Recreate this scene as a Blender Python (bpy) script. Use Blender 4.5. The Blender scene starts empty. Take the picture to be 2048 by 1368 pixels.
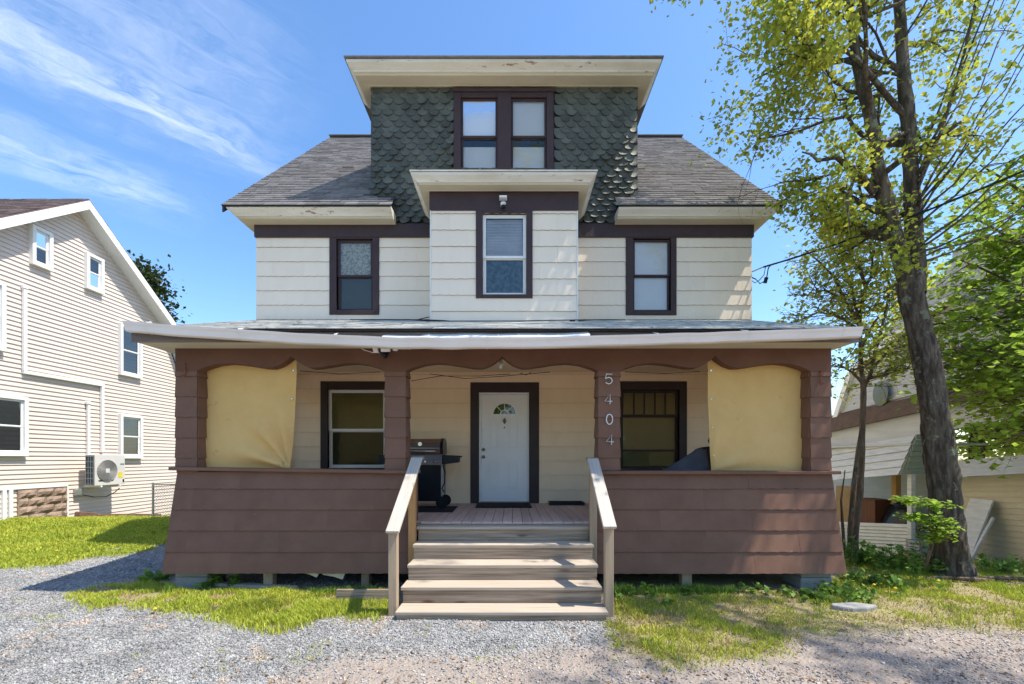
import bpy, bmesh, math, random
import numpy as np
from mathutils import Vector, Matrix
random.seed(5)
rng = np.random.default_rng(5)
S = bpy.context.scene
C = S.collection
# ---------------------------------------------------------------- camera, sky, sun, exposure
F, CZ, HX, HY = 870.0, 1.73, 1024.0, 917.0        # focal length and horizon in photo pixels, eye height in metres
cd = bpy.data.cameras.new('camera'); cam = bpy.data.objects.new('camera', cd); C.objects.link(cam)
cam.location = (0, 0, CZ); cam.rotation_euler = (math.radians(90), 0, 0)
cd.sensor_width = 36; cd.sensor_fit = 'HORIZONTAL'; cd.lens = F / 2048 * 36
cd.shift_y = (HY - 684) / 2048; cd.clip_start = 0.05; cd.clip_end = 3000
S.camera = cam
S.view_settings.view_transform = 'Standard'; S.view_settings.look = 'None'
S.view_settings.exposure = 1.6; S.view_settings.gamma = 1.0; S.view_settings.use_curve_mapping = False
SUN = Vector((0.5, -0.105, 1.0)).normalized()
W = bpy.data.worlds.new('World'); S.world = W; W.use_nodes = True
wn, wl = W.node_tree.nodes, W.node_tree.links
wn.clear()
wo = wn.new('ShaderNodeOutputWorld'); bg = wn.new('ShaderNodeBackground'); bg.inputs['Strength'].default_value = 0.10
sky = wn.new('ShaderNodeTexSky'); sky.sky_type = 'NISHITA'; sky.sun_disc = False
sky.sun_elevation = math.asin(SUN.z); sky.sun_rotation = math.atan2(SUN.x, SUN.y)
sky.air_density = 1.0; sky.dust_density = 0.7; sky.ozone_density = 2.0; sky.altitude = 200
def wm(op, a, b=None, c=None):
    n = wn.new('ShaderNodeMath'); n.operation = op
    for i, v in enumerate((a, b, c)):
        if v is None: continue
        if isinstance(v, (int, float)): n.inputs[i].default_value = v
        else: wl.new(v, n.inputs[i])
    return n.outputs[0]
# cirrus: streaks on a flat cloud deck seen from below (deck coordinates x/z, y/z)
tc = wn.new('ShaderNodeTexCoord'); sx = wn.new('ShaderNodeSeparateXYZ'); wl.new(tc.outputs['Generated'], sx.inputs[0])
zz = wm('MAXIMUM', sx.outputs[2], 0.03)
dx, dy = wm('DIVIDE', sx.outputs[0], zz), wm('DIVIDE', sx.outputs[1], zz)
uu = wm('ADD', wm('MULTIPLY', dx, 0.682), wm('MULTIPLY', dy, 0.731))
vv = wm('ADD', wm('MULTIPLY', dx, -0.731), wm('MULTIPLY', dy, 0.682))
def wnoise(su, sv, scale, detail, off, dist=0.0, rough=0.6):
    cb = wn.new('ShaderNodeCombineXYZ')
    wl.new(wm('MULTIPLY', uu, su), cb.inputs[0]); wl.new(wm('MULTIPLY', vv, sv), cb.inputs[1]); cb.inputs[2].default_value = off
    n = wn.new('ShaderNodeTexNoise'); n.inputs['Scale'].default_value = scale; n.inputs['Detail'].default_value = detail
    n.inputs['Distortion'].default_value = dist; n.inputs['Roughness'].default_value = rough
    wl.new(cb.outputs[0], n.inputs['Vector']); return n.outputs['Fac']
def band(c, w, u0, u1, amp):
    e = wm('DIVIDE', wm('SUBTRACT', vv, c), w)
    g = wm('POWER', 2.718, wm('MULTIPLY', wm('MULTIPLY', e, e), -1.0))
    mr = wn.new('ShaderNodeMapRange'); mr.interpolation_type = 'SMOOTHSTEP'
    mr.inputs[1].default_value = u1; mr.inputs[2].default_value = u0; mr.inputs[3].default_value = 0; mr.inputs[4].default_value = amp
    wl.new(uu, mr.inputs[0]); return wm('MULTIPLY', g, mr.outputs[0])
wob = wm('MULTIPLY', wm('SUBTRACT', wnoise(1.5, 3, 2.0, 3, 3.1), 0.5), 0.35)
vv = wm('ADD', vv, wob)
msk = wm('ADD', wm('ADD', band(1.60, 0.13, 0.30, 0.68, 1.0), band(1.30, 0.20, 0.25, 0.62, 0.50)), wm('ADD', band(2.15, 0.16, 0.15, 0.52, 0.75), wm('ADD', band(3.2, 0.25, -0.1, 0.6, 0.5), band(0.2, 0.2, -2.4, -1.5, 0.6))))
tex = wm('MULTIPLY', wm('SUBTRACT', wnoise(1.2, 2.6, 5.0, 9, 1.7, 0.4, 0.66), 0.30), 2.6)
cl = wn.new('ShaderNodeClamp'); wl.new(wm('MULTIPLY', wm('MULTIPLY', msk, tex), 0.37), cl.inputs[0])
cl.inputs[2].default_value = 0.62
mx = wn.new('ShaderNodeMix'); mx.data_type = 'RGBA'; wl.new(cl.outputs[0], mx.inputs[0])
hs = wn.new('ShaderNodeHueSaturation'); hs.inputs['Saturation'].default_value = 1.18; hs.inputs['Value'].default_value = 1.0
wl.new(sky.outputs[0], hs.inputs['Color']); wl.new(hs.outputs[0], mx.inputs[6]); mx.inputs[7].default_value = (5.6, 5.8, 6.2, 1)
wl.new(mx.outputs[2], bg.inputs['Color']); wl.new(bg.outputs[0], wo.inputs['Surface'])
sl = bpy.data.lights.new('sun', 'SUN'); sl.energy = 2.5; sl.angle = math.radians(0.55); sl.color = (1.0, 0.93, 0.82)
so = bpy.data.objects.new('sun', sl); C.objects.link(so); so.location = (10, -5, 30)
so.rotation_euler = SUN.to_track_quat('Z', 'Y').to_euler()

# ---------------------------------------------------------------- helpers
def X(px, d): return (px - HX) / F * d
def Z(py, d): return CZ + (HY - py) / F * d
def P(px, py, d): return Vector((X(px, d), d, Z(py, d)))
def tag(o, label=None, cat=None, group=None, kind=None):
    if label: o['label'] = label
    if cat: o['category'] = cat
    if group: o['group'] = group
    if kind: o['kind'] = kind
    return o
def thing(name, loc, label, cat, group=None):
    o = bpy.data.objects.new(name, None); C.objects.link(o); o.location = loc; o.empty_display_size = 0.2
    return tag(o, label, cat, group)
def adopt(o, parent):
    o.parent = parent
    if parent.type == 'EMPTY': o.matrix_parent_inverse = Matrix.Translation(-Vector(parent.location))
    return o
def link(name, me, parent=None, loc=None, rot=None):
    o = bpy.data.objects.new(name, me); C.objects.link(o)
    if parent is not None: adopt(o, parent)
    if loc is not None: o.location = loc
    if rot is not None: o.rotation_euler = rot
    return o
class MB:
    def __init__(s, T=None): s.v = []; s.f = []; s.T = T
    def add(s, vs, fs):
        n = len(s.v); s.v += [tuple(v) for v in vs]; s.f += [tuple(i + n for i in f) for f in fs]; return s
    def box(s, x0, x1, y0, y1, z0, z1):
        v = [(x, y, z) for x in (x0, x1) for y in (y0, y1) for z in (z0, z1)]
        return s.add(v, [(0, 1, 3, 2), (4, 6, 7, 5), (0, 4, 5, 1), (2, 3, 7, 6), (0, 2, 6, 4), (1, 5, 7, 3)])
    def obox(s, c, a, b, cc):
        c, a, b, cc = map(Vector, (c, a, b, cc))
        v = [c + a * i + b * j + cc * k for i in (-1, 1) for j in (-1, 1) for k in (-1, 1)]
        return s.add(v, [(0, 1, 3, 2), (4, 6, 7, 5), (0, 4, 5, 1), (2, 3, 7, 6), (0, 2, 6, 4), (1, 5, 7, 3)])
    def beam(s, p0, p1, w, h, up=(0, 0, 1)):
        p0, p1 = Vector(p0), Vector(p1); d = p1 - p0; u = Vector(up)
        a = d.cross(u).normalized(); b = a.cross(d).normalized()
        return s.obox((p0 + p1) / 2, d / 2, a * w / 2, b * h / 2)
    def prism(s, poly, lo, hi, axis='y'):
        n = len(poly)
        def m(a, b, c): return {'y': (a, c, b), 'x': (c, a, b), 'z': (a, b, c)}[axis]
        v = [m(a, b, lo) for a, b in poly] + [m(a, b, hi) for a, b in poly]
        f = [tuple(range(n)), tuple(range(2 * n - 1, n - 1, -1))] + [(i, n + i, n + (i + 1) % n, (i + 1) % n) for i in range(n)]
        return s.add(v, f)
    def tube(s, pts, rad, n=8, caps=True):
        pts = [Vector(p) for p in pts]
        if isinstance(rad, (int, float)): rad = [rad] * len(pts)
        vs, fs = [], []; ref = Vector((0.31, 0.17, 0.93))
        for i, p in enumerate(pts):
            t = (pts[min(i + 1, len(pts) - 1)] - pts[max(i - 1, 0)]).normalized()
            if abs(t.dot(ref)) > 0.97: ref = Vector((0.9, 0.3, 0.1))
            a = t.cross(ref).normalized(); b = t.cross(a); ref = b.cross(t)
            for k in range(n):
                w = 2 * math.pi * k / n; vs.append(p + (a * math.cos(w) + b * math.sin(w)) * rad[i])
        for i in range(len(pts) - 1):
            for k in range(n):
                fs.append((i * n + k, i * n + (k + 1) % n, (i + 1) * n + (k + 1) % n, (i + 1) * n + k))
        if caps: fs += [tuple(range(n - 1, -1, -1)), tuple(range((len(pts) - 1) * n, len(pts) * n))]
        return s.add(vs, fs)
    def grid(s, rows):
        n = len(rows[0]); vs = [p for r in rows for p in r]
        return s.add(vs, [(i * n + j, i * n + j + 1, (i + 1) * n + j + 1, (i + 1) * n + j) for i in range(len(rows) - 1) for j in range(n - 1)])
    def mesh(s, name, mat, smooth=False):
        v = s.v if s.T is None else [s.T @ Vector(p) for p in s.v]
        me = bpy.data.meshes.new(name); me.from_pydata([tuple(p) for p in v], [], s.f)
        if mat: me.materials.append(mat)
        if smooth: me.polygons.foreach_set('use_smooth', [True] * len(me.polygons))
        bm = bmesh.new(); bm.from_mesh(me); bmesh.ops.recalc_face_normals(bm, faces=bm.faces); bm.to_mesh(me); bm.free()
        return me
    def build(s, name, mat, parent=None, smooth=False, bevel=0, seg=1, **t):
        o = link(name, s.mesh(name, mat, smooth), parent)
        if bevel:
            b = o.modifiers.new('bevel', 'BEVEL'); b.width = bevel; b.segments = seg; b.limit_method = 'ANGLE'; b.angle_limit = 0.6
        return tag(o, **t)
def raw_mesh(name, v, f, mat, smooth=False):
    """numpy arrays (n,3), (m,k) to a mesh."""
    me = bpy.data.meshes.new(name); v = np.asarray(v, np.float32); f = np.asarray(f, np.int32); k = f.shape[1]
    me.vertices.add(len(v)); me.vertices.foreach_set('co', v.ravel())
    me.loops.add(f.size); me.loops.foreach_set('vertex_index', f.ravel())
    me.polygons.add(len(f)); me.polygons.foreach_set('loop_start', np.arange(0, f.size, k, dtype=np.int32))
    me.polygons.foreach_set('loop_total', np.full(len(f), k, np.int32))
    if smooth: me.polygons.foreach_set('use_smooth', np.ones(len(f), bool))
    me.update(calc_edges=True); me.materials.append(mat); return me
def sstep(t):
    t = np.clip(t, 0, 1); return t * t * (3 - 2 * t)

# ---------------------------------------------------------------- materials
def M(name, c1, c2=None, scale=4, stretch=(1, 1, 1), rough=0.8, bump=0.0, bscale=60, bdist=0.01, rnd=0.0, island=0.0, spec=0.3,
      peel=None, transl=0.0, metal=0.0, ramp=(0.35, 0.65), bstretch=None, knots=None, spots=None, edge=None, crack=0.0):
    m = bpy.data.materials.new(name); m.use_nodes = True
    n, l = m.node_tree.nodes, m.node_tree.links
    b = n['Principled BSDF']; b.inputs['Roughness'].default_value = rough; b.inputs['Specular IOR Level'].default_value = spec
    b.inputs['Metallic'].default_value = metal
    tc = n.new('ShaderNodeTexCoord'); oi = n.new('ShaderNodeObjectInfo')
    vm = n.new('ShaderNodeVectorMath'); vm.operation = 'MULTIPLY_ADD'
    cx = n.new('ShaderNodeCombineXYZ')
    for i in range(3): l.new(oi.outputs['Random'], cx.inputs[i])
    l.new(cx.outputs[0], vm.inputs[0]); vm.inputs[1].default_value = (37.0, 53.0, 71.0); l.new(tc.outputs['Object'], vm.inputs[2])
    def noise(sc, st, det=6, rgh=0.6):
        mp = n.new('ShaderNodeMapping'); mp.inputs['Scale'].default_value = st; l.new(vm.outputs[0], mp.inputs[0])
        t = n.new('ShaderNodeTexNoise'); t.inputs['Scale'].default_value = sc; t.inputs['Detail'].default_value = det
        t.inputs['Roughness'].default_value = rgh; l.new(mp.outputs[0], t.inputs['Vector']); return t.outputs['Fac']
    def ramp2(fac, a, bb, ca=(0, 0, 0), cb=(1, 1, 1)):
        r = n.new('ShaderNodeValToRGB'); r.color_ramp.elements[0].position = a; r.color_ramp.elements[1].position = bb
        r.color_ramp.elements[0].color = (*ca, 1); r.color_ramp.elements[1].color = (*cb, 1); l.new(fac, r.inputs[0]); return r.outputs[0]
    def mixc(fac, a, c):
        x = n.new('ShaderNodeMix'); x.data_type = 'RGBA'; l.new(fac, x.inputs[0])
        if isinstance(a, tuple): x.inputs[6].default_value = (*a, 1)
        else: l.new(a, x.inputs[6])
        x.inputs[7].default_value = (*c, 1); return x.outputs[2]
    c2 = c2 or tuple(x * 0.8 for x in c1)
    col = ramp2(noise(scale, stretch), ramp[0], ramp[1], c1, c2)
    if spots:
        col = mixc(ramp2(noise(spots[1], (1, 1, 1), 4, 0.7), spots[2], spots[2] + 0.05), col, spots[0])
    if knots:
        mp = n.new('ShaderNodeMapping'); mp.inputs['Scale'].default_value = knots[1]; l.new(vm.outputs[0], mp.inputs[0])
        vo = n.new('ShaderNodeTexVoronoi'); vo.inputs['Scale'].default_value = 1.0; l.new(mp.outputs[0], vo.inputs['Vector'])
        col = mixc(ramp2(vo.outputs['Distance'], 0.06, 0.17, (0.9,) * 3, (0, 0, 0)), col, knots[0])
    if peel:
        st = peel[3] if len(peel) > 3 else (1, 1, 1)
        col = mixc(ramp2(noise(peel[1], st, 8, 0.72), peel[2], peel[2] + 0.03), col, peel[0])
    if rnd or island:
        hv = n.new('ShaderNodeHueSaturation'); mr = n.new('ShaderNodeMapRange'); k = island or rnd
        mr.inputs[3].default_value = 1 - k; mr.inputs[4].default_value = 1 + k
        if island:
            g = n.new('ShaderNodeNewGeometry'); l.new(g.outputs['Random Per Island'], mr.inputs[0])
        else: l.new(oi.outputs['Random'], mr.inputs[0])
        l.new(mr.outputs[0], hv.inputs['Value']); l.new(col, hv.inputs['Color']); col = hv.outputs[0]
    l.new(col, b.inputs['Base Color'])
    if bump:
        bp = n.new('ShaderNodeBump'); bp.inputs['Strength'].default_value = bump; bp.inputs['Distance'].default_value = bdist
        l.new(noise(bscale, bstretch or stretch, 8, 0.65), bp.inputs['Height']); l.new(bp.outputs[0], b.inputs['Normal'])
    if transl:
        tr = n.new('ShaderNodeBsdfTranslucent'); l.new(col, tr.inputs[0]); ms = n.new('ShaderNodeMixShader'); ms.inputs[0].default_value = transl
        l.new(b.outputs[0], ms.inputs[1]); l.new(tr.outputs[0], ms.inputs[2]); l.new(ms.outputs[0], n['Material Output'].inputs['Surface'])
    return m
def glass_mat(name, tint=(0.8, 0.85, 0.83), refl=1.0, rough=0.0):
    m = bpy.data.materials.new(name); m.use_nodes = True; n, l = m.node_tree.nodes, m.node_tree.links
    n.remove(n['Principled BSDF']); t = n.new('ShaderNodeBsdfTransparent'); t.inputs[0].default_value = (*tint, 1)
    g = n.new('ShaderNodeBsdfGlossy'); g.inputs['Roughness'].default_value = rough; f = n.new('ShaderNodeFresnel'); f.inputs[0].default_value = 1.6
    tcn = n.new('ShaderNodeTexCoord'); nz = n.new('ShaderNodeTexNoise'); nz.inputs['Scale'].default_value = 2.2; nz.inputs['Detail'].default_value = 1
    l.new(tcn.outputs['Object'], nz.inputs['Vector']); bp = n.new('ShaderNodeBump'); bp.inputs['Strength'].default_value = 0.25; bp.inputs['Distance'].default_value = 0.02
    l.new(nz.outputs['Fac'], bp.inputs['Height']); l.new(bp.outputs[0], g.inputs['Normal'])
    ma = n.new('ShaderNodeMath'); ma.operation = 'MULTIPLY_ADD'; ma.inputs[1].default_value = refl; ma.inputs[2].default_value = 0.05; ma.use_clamp = True
    l.new(f.outputs[0], ma.inputs[0]); x = n.new('ShaderNodeMixShader'); l.new(ma.outputs[0], x.inputs[0]); l.new(t.outputs[0], x.inputs[1]); l.new(g.outputs[0], x.inputs[2])
    l.new(x.outputs[0], n['Material Output'].inputs['Surface']); return m
CREAM = M('cream siding paint', (0.89, 0.765, 0.615), (0.86, 0.73, 0.585), 3, spec=0.12, peel=((0.66, 0.54, 0.42), 4, 0.70, (4, 4, 0.5)), rough=0.8, bump=0.12, bscale=50, stretch=(1, 1, 0.35), rnd=0.012, spots=((0.50, 0.42, 0.33), 9, 0.72))
PCREAM = M('warm bounce porch cream', (0.91, 0.69, 0.46), (0.88, 0.655, 0.43), 3, spec=0.12, rough=0.8, bump=0.12, bscale=50, stretch=(1.6, 1, 0.3), rnd=0.012)  # the wall's own cream, with warm bounced light tinted into the colour
BROWN = M('brown siding paint', (0.215, 0.118, 0.080), (0.178, 0.097, 0.066), 2.5, spec=0.1, rough=0.75, bump=0.15, bscale=70, rnd=0.05, spots=((0.27, 0.175, 0.145), 5, 0.70), peel=((0.36, 0.26, 0.22), 11, 0.745, (1, 1, 0.6)))
BEAMB = M('porch beam paint', (0.165, 0.084, 0.056), (0.135, 0.068, 0.046), 2.0, spec=0.1, rough=0.7, bump=0.08, bscale=30, peel=((0.235, 0.085, 0.06), 3.2, 0.64))
TRIM = M('dark brown trim paint', (0.060, 0.036, 0.037), (0.048, 0.029, 0.030), 4, rough=0.55, bump=0.06, bscale=40, peel=((0.16, 0.09, 0.075), 14, 0.73))
PTRIM = M('porch trim paint', (0.048, 0.030, 0.026), (0.038, 0.024, 0.021), 4, rough=0.5)
CORN = M('cornice paint', (0.60, 0.53, 0.39), (0.52, 0.45, 0.32), 3, rough=0.75, bump=0.1, bscale=25, stretch=(0.4, 1, 1.6), peel=((0.36, 0.27, 0.19), 7, 0.69, (0.5, 1, 2.5)))
CORNW = M('cornice white paint', (0.74, 0.70, 0.62), (0.64, 0.58, 0.48), 4, rough=0.75, bump=0.12, bscale=25, stretch=(0.35, 1, 2), peel=((0.34, 0.22, 0.17), 5, 0.60, (0.5, 1, 3)))
GREEN = M('green scallop paint', (0.108, 0.114, 0.094), (0.080, 0.087, 0.074), 6, rough=0.55, bump=0.25, bscale=50, rnd=0.26, peel=((0.085, 0.052, 0.040), 14, 0.60))
GREENB = M('scallop backing', (0.022, 0.022, 0.020))
SLATE = M('roof shingle', (0.235, 0.216, 0.207), (0.175, 0.16, 0.155), 10, rough=0.95, bump=0.5, bscale=140, island=0.26, spec=0.1)
PROOF = M('porch roof shingle', (0.52, 0.50, 0.45), (0.40, 0.385, 0.35), 8, rough=0.95, bump=0.5, bscale=120, island=0.25, spec=0.1)
ROOFB = M('roof felt', (0.05, 0.047, 0.048))
GUTT = M('gutter white', (0.84, 0.75, 0.68), (0.76, 0.67, 0.60), 3, stretch=(0.6, 1, 3), rough=0.45, peel=((0.40, 0.33, 0.28), 6, 0.70, (1, 1, 3)))
FASC = M('weathered fascia', (0.22, 0.18, 0.16), (0.12, 0.095, 0.085), 3, stretch=(0.5, 1, 6), rough=0.85, bump=0.3)
WHITEM = M('white metal', (0.80, 0.80, 0.78), (0.74, 0.74, 0.72), 5, rough=0.4)
WHITEP = M('white window paint', (0.82, 0.80, 0.76), (0.77, 0.75, 0.71), 6, rough=0.45)
DOORW = M('door white paint', (0.86, 0.84, 0.80), (0.82, 0.80, 0.765), 3, rough=0.4, bump=0.03)
WOODX = M('weathered wood along x', (0.43, 0.335, 0.24), (0.19, 0.135, 0.09), 4, (0.30, 10, 10), rough=0.8, bump=0.35, bscale=5, bdist=0.006, rnd=0.10, knots=((0.13, 0.055, 0.03), (1.6, 6, 6)), ramp=(0.36, 0.66))
WOODT = M('weathered tread wood', (0.52, 0.445, 0.355), (0.34, 0.275, 0.21), 4, (0.35, 16, 16), rough=0.85, bump=0.35, bscale=5, bdist=0.006, rnd=0.06, ramp=(0.3, 0.7))
WOODZ = M('weathered wood upright', (0.46, 0.35, 0.23), (0.33, 0.235, 0.155), 4, (14, 14, 0.35), rough=0.8, bump=0.35, bscale=5, bdist=0.006, rnd=0.1, knots=((0.15, 0.075, 0.04), (6, 6, 1.1)))
WOODO = M('orange wood upright', (0.52, 0.29, 0.12), (0.42, 0.22, 0.085), 4, (14, 14, 0.35), rough=0.8, bump=0.3, bscale=5, bdist=0.006)
WOODY = M('handrail wood', (0.55, 0.50, 0.43), (0.40, 0.355, 0.30), 4, (16, 0.5, 0.5), rough=0.85, bump=0.4, bscale=6, bdist=0.006, spots=((0.20, 0.17, 0.14), 12, 0.74))
FLOORM = M('porch floor paint', (0.62, 0.45, 0.37), (0.50, 0.355, 0.29), 4, (9, 0.6, 9), rough=0.7, bump=0.2, bscale=10, rnd=0.10, peel=((0.36, 0.30, 0.26), 8, 0.68, (6, 0.8, 1)))
CEIL = M('porch ceiling paint', (0.82, 0.64, 0.44), (0.76, 0.59, 0.40), 3, stretch=(0.3, 8, 1), rough=0.7, bump=0.2, bscale=6)
TARP = M('tan shade cloth', (0.90, 0.60, 0.235), (0.85, 0.55, 0.205), 4, rough=0.8, bump=0.15, bscale=160, transl=0.28, peel=((0.76, 0.47, 0.17), 2.6, 0.63))
BLACKP = M('black plastic', (0.016, 0.017, 0.019), (0.011, 0.012, 0.013), 8, rough=0.45)
BLACKM = M('black enamel', (0.012, 0.014, 0.018), (0.009, 0.010, 0.013), 8, rough=0.3)
STEEL = M('brushed steel', (0.36, 0.30, 0.26), (0.28, 0.23, 0.20), 6, (0.3, 6, 12), rough=0.32, metal=0.9)
CHROME = M('chrome', (0.75, 0.74, 0.72), rough=0.18, metal=1.0)
BRASS = M('aged brass', (0.32, 0.25, 0.14), rough=0.35, metal=0.9)
RUBBER = M('black rubber mat', (0.014, 0.015, 0.020), (0.010, 0.011, 0.014), 30, rough=0.9, bump=0.3, bscale=200)
GLASS = glass_mat('window glass', (0.94, 0.95, 0.94), 0.8); DGLASS = glass_mat('dim window glass', (0.86, 0.88, 0.82), 0.8); SGLASS = glass_mat('screened glass', (0.8, 0.8, 0.76), 0.5, 0.05)
BLIND = M('white blind', (0.80, 0.79, 0.79), (0.77, 0.76, 0.76), 3, rough=0.7)
BLIND2 = M('grey slat blind', (0.78, 0.79, 0.83), rough=0.6)
LACE = M('lace curtain', (0.50, 0.50, 0.46), (0.24, 0.25, 0.21), 26, rough=0.9, ramp=(0.42, 0.6))
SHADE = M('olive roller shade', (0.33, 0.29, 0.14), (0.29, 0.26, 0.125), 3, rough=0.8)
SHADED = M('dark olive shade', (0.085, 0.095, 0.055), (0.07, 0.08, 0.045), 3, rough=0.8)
SHADET = M('tan roller shade', (0.46, 0.36, 0.21), (0.42, 0.33, 0.19), 3, rough=0.8)
CURT = M('blue net curtain', (0.10, 0.17, 0.20), (0.035, 0.06, 0.07), 14, rough=0.9, ramp=(0.4, 0.62))
DARK = M('dark interior', (0.02, 0.02, 0.02))
BLOCK = M('concrete block', (0.34, 0.335, 0.32), (0.26, 0.255, 0.245), 8, rough=0.95, bump=0.5, bscale=60)
RUST = M('rusty iron', (0.30, 0.11, 0.045), (0.16, 0.06, 0.03), 20, rough=0.8)
VINYL = M('beige vinyl siding', (0.67, 0.575, 0.505), (0.645, 0.55, 0.485), 2, rough=0.55, rnd=0.02)
VTRIM = M('white vinyl trim', (0.80, 0.79, 0.77), (0.76, 0.75, 0.73), 4, rough=0.45)
NROOF = M('neighbour roof', (0.17, 0.12, 0.11), (0.12, 0.085, 0.08), 12, rough=0.95, bump=0.5, bscale=90, island=0.25)
STONE = M('split face block', (0.34, 0.25, 0.19), (0.26, 0.185, 0.14), 7, rough=0.95, bump=0.9, bscale=14, bdist=0.03, rnd=0.10)
TIMBER = M('landscape timber', (0.20, 0.115, 0.08), (0.13, 0.075, 0.055), 5, (4, 0.5, 4), rough=0.9, bump=0.5, bscale=12)
GALV = M('galvanised steel', (0.42, 0.43, 0.43), (0.32, 0.33, 0.33), 10, rough=0.4, metal=0.7)
WSID = M('white weathered siding', (0.50, 0.51, 0.53), (0.42, 0.43, 0.45), 3, (0.4, 0.4, 3), rough=0.7, rnd=0.04)
AWN = M('white awning metal', (0.62, 0.62, 0.60), (0.50, 0.49, 0.46), 5, (0.6, 0.6, 4), rough=0.5, rnd=0.05, peel=((0.28, 0.25, 0.21), 5, 0.68, (0.6, 0.6, 4)))
TANS = M('tan vinyl siding', (0.55, 0.48, 0.34), (0.50, 0.44, 0.31), 3, rough=0.6, rnd=0.03)
BROOF = M('brown roofing band', (0.145, 0.092, 0.062), (0.10, 0.065, 0.046), 6, rough=0.9, bump=0.3)
def bark(name, a, b, c): return M(name, a, b, 4, (4, 4, 0.9), rough=0.95, bump=1.0, bscale=6, bdist=0.06, bstretch=(4, 4, 1.0), spots=(c, 5, 0.585), ramp=(0.40, 0.58))
BARK = bark('grey brown bark', (0.175, 0.138, 0.10), (0.075, 0.058, 0.042), (0.23, 0.235, 0.16))
BARK2 = bark('smooth brown bark', (0.24, 0.17, 0.11), (0.14, 0.095, 0.064), (0.24, 0.225, 0.165))
def leafm(name, a, b, t=0.45, isl=0.35): return M(name, a, b, 0.9, rough=0.55, island=isl, transl=t, spec=0.25)
LEAFY = leafm('spring leaf', (0.46, 0.46, 0.065), (0.34, 0.40, 0.055), 0.5)
LEAFG = leafm('small tree leaf', (0.48, 0.49, 0.09), (0.34, 0.40, 0.07), 0.5)
LEAFM = leafm('maple leaf', (0.38, 0.48, 0.065), (0.22, 0.36, 0.04), 0.5)
LEAFD = leafm('conifer foliage', (0.055, 0.075, 0.025), (0.03, 0.048, 0.018), 0.2)
LEAFW = leafm('weed leaf', (0.20, 0.32, 0.05), (0.12, 0.22, 0.035), 0.35)
GRASS = leafm('grass blade', (0.50, 0.52, 0.07), (0.36, 0.43, 0.05), 0.3, 0.3)
GRASSD = leafm('dry grass blade', (0.50, 0.40, 0.17), (0.40, 0.30, 0.12), 0.3, 0.3)
STONEM = M('crushed bluestone', (0.345, 0.345, 0.335), (0.20, 0.202, 0.20), 3, rough=0.85, island=0.42, spots=((0.38, 0.315, 0.26), 1.6, 0.57))
PEBB = M('dirt pebble', (0.46, 0.41, 0.37), (0.32, 0.28, 0.26), 3, rough=0.9, island=0.45)
# ---------------------------------------------------------------- ground
def gh(x, y):
    x = np.asarray(x, float); y = np.asarray(y, float)
    wl_ = sstep((-x - 5.5) / 5.5); wr = sstep((x - 4.8) / 2.2)
    left = np.where(y > 10.3, np.clip(0.28 - 0.124 * (y - 10.3), -1.2, 0.28), 0.28 * np.clip((y - 7) / 3.3, 0, 1))
    right = -0.80 * sstep((y - 7.0) / 3.6)
    b = 0.012 * np.sin(1.7 * x + 0.6 * y) * np.sin(1.3 * y - 0.4 * x + 1) + 0.006 * np.sin(4.1 * x + 2) * np.sin(3.7 * y)
    return left * wl_ + right * wr + b * sstep((30 - np.abs(x)) / 10)
def gz(x, y): return float(gh(x, y))
def proj(x, y, z):
    yy = np.maximum(y, 0.4); return HX + F * x / yy, HY + F * (CZ - z) / yy
def inpoly(px, py, poly):
    r = np.zeros(np.shape(px), bool); n = len(poly)
    for i in range(n):
        x0, y0 = poly[i]; x1, y1 = poly[(i + 1) % n]
        c = ((y0 > py) != (y1 > py)); t = (x1 - x0) * (py - y0) / ((y1 - y0) if y1 != y0 else 1e-9) + x0
        r ^= c & (px < t)
    return r
def ground_at(px, py):
    d = F * CZ / (py - HY)
    for _ in range(30):
        z = gz((px - HX) / F * d, d); d = 0.6 * d + 0.4 * F * (CZ - z) / (py - HY)
    return Vector(((px - HX) / F * d, d, gz((px - HX) / F * d, d)))
def vn(x, y, s, seed=0):
    """cheap smooth value noise in 0..1"""
    r = np.random.default_rng(seed).random((64, 64)); x = np.asarray(x) * s; y = np.asarray(y) * s
    i, j = np.floor(x).astype(int), np.floor(y).astype(int); u, v = x - i, y - j; u = u * u * (3 - 2 * u); v = v * v * (3 - 2 * v)
    g = lambda a, b: r[a % 64, b % 64]
    return (g(i, j) * (1 - u) + g(i + 1, j) * u) * (1 - v) + (g(i, j + 1) * (1 - u) + g(i + 1, j + 1) * u) * v
LAWN = [(-900, 1150), (0, 1136), (130, 1122), (250, 1100), (335, 1084), (380, 1060), (420, 1000), (420, 940), (-900, 940)]
PATCHL = [(150, 1190), (230, 1166), (330, 1150), (420, 1150), (600, 1162), (790, 1178), (790, 1225), (760, 1236), (690, 1228), (640, 1236), (575, 1262), (500, 1252), (430, 1240), (360, 1222), (280, 1216), (210, 1210)]
PATCHR = [(1222, 1150), (1700, 1150), (1690, 1110), (2300, 1090), (2300, 1260), (1990, 1262), (1880, 1250), (1720, 1262), (1600, 1262), (1560, 1302), (1440, 1318), (1340, 1335), (1262, 1305), (1240, 1270), (1222, 1240)]
DIRT = [(540, 1600), (560, 1350), (680, 1322), (900, 1318), (1120, 1312), (1210, 1285), (1250, 1230), (1500, 1245), (1700, 1225), (2600, 1190), (4000, 1200), (4000, 4000), (400, 4000)]
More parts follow.
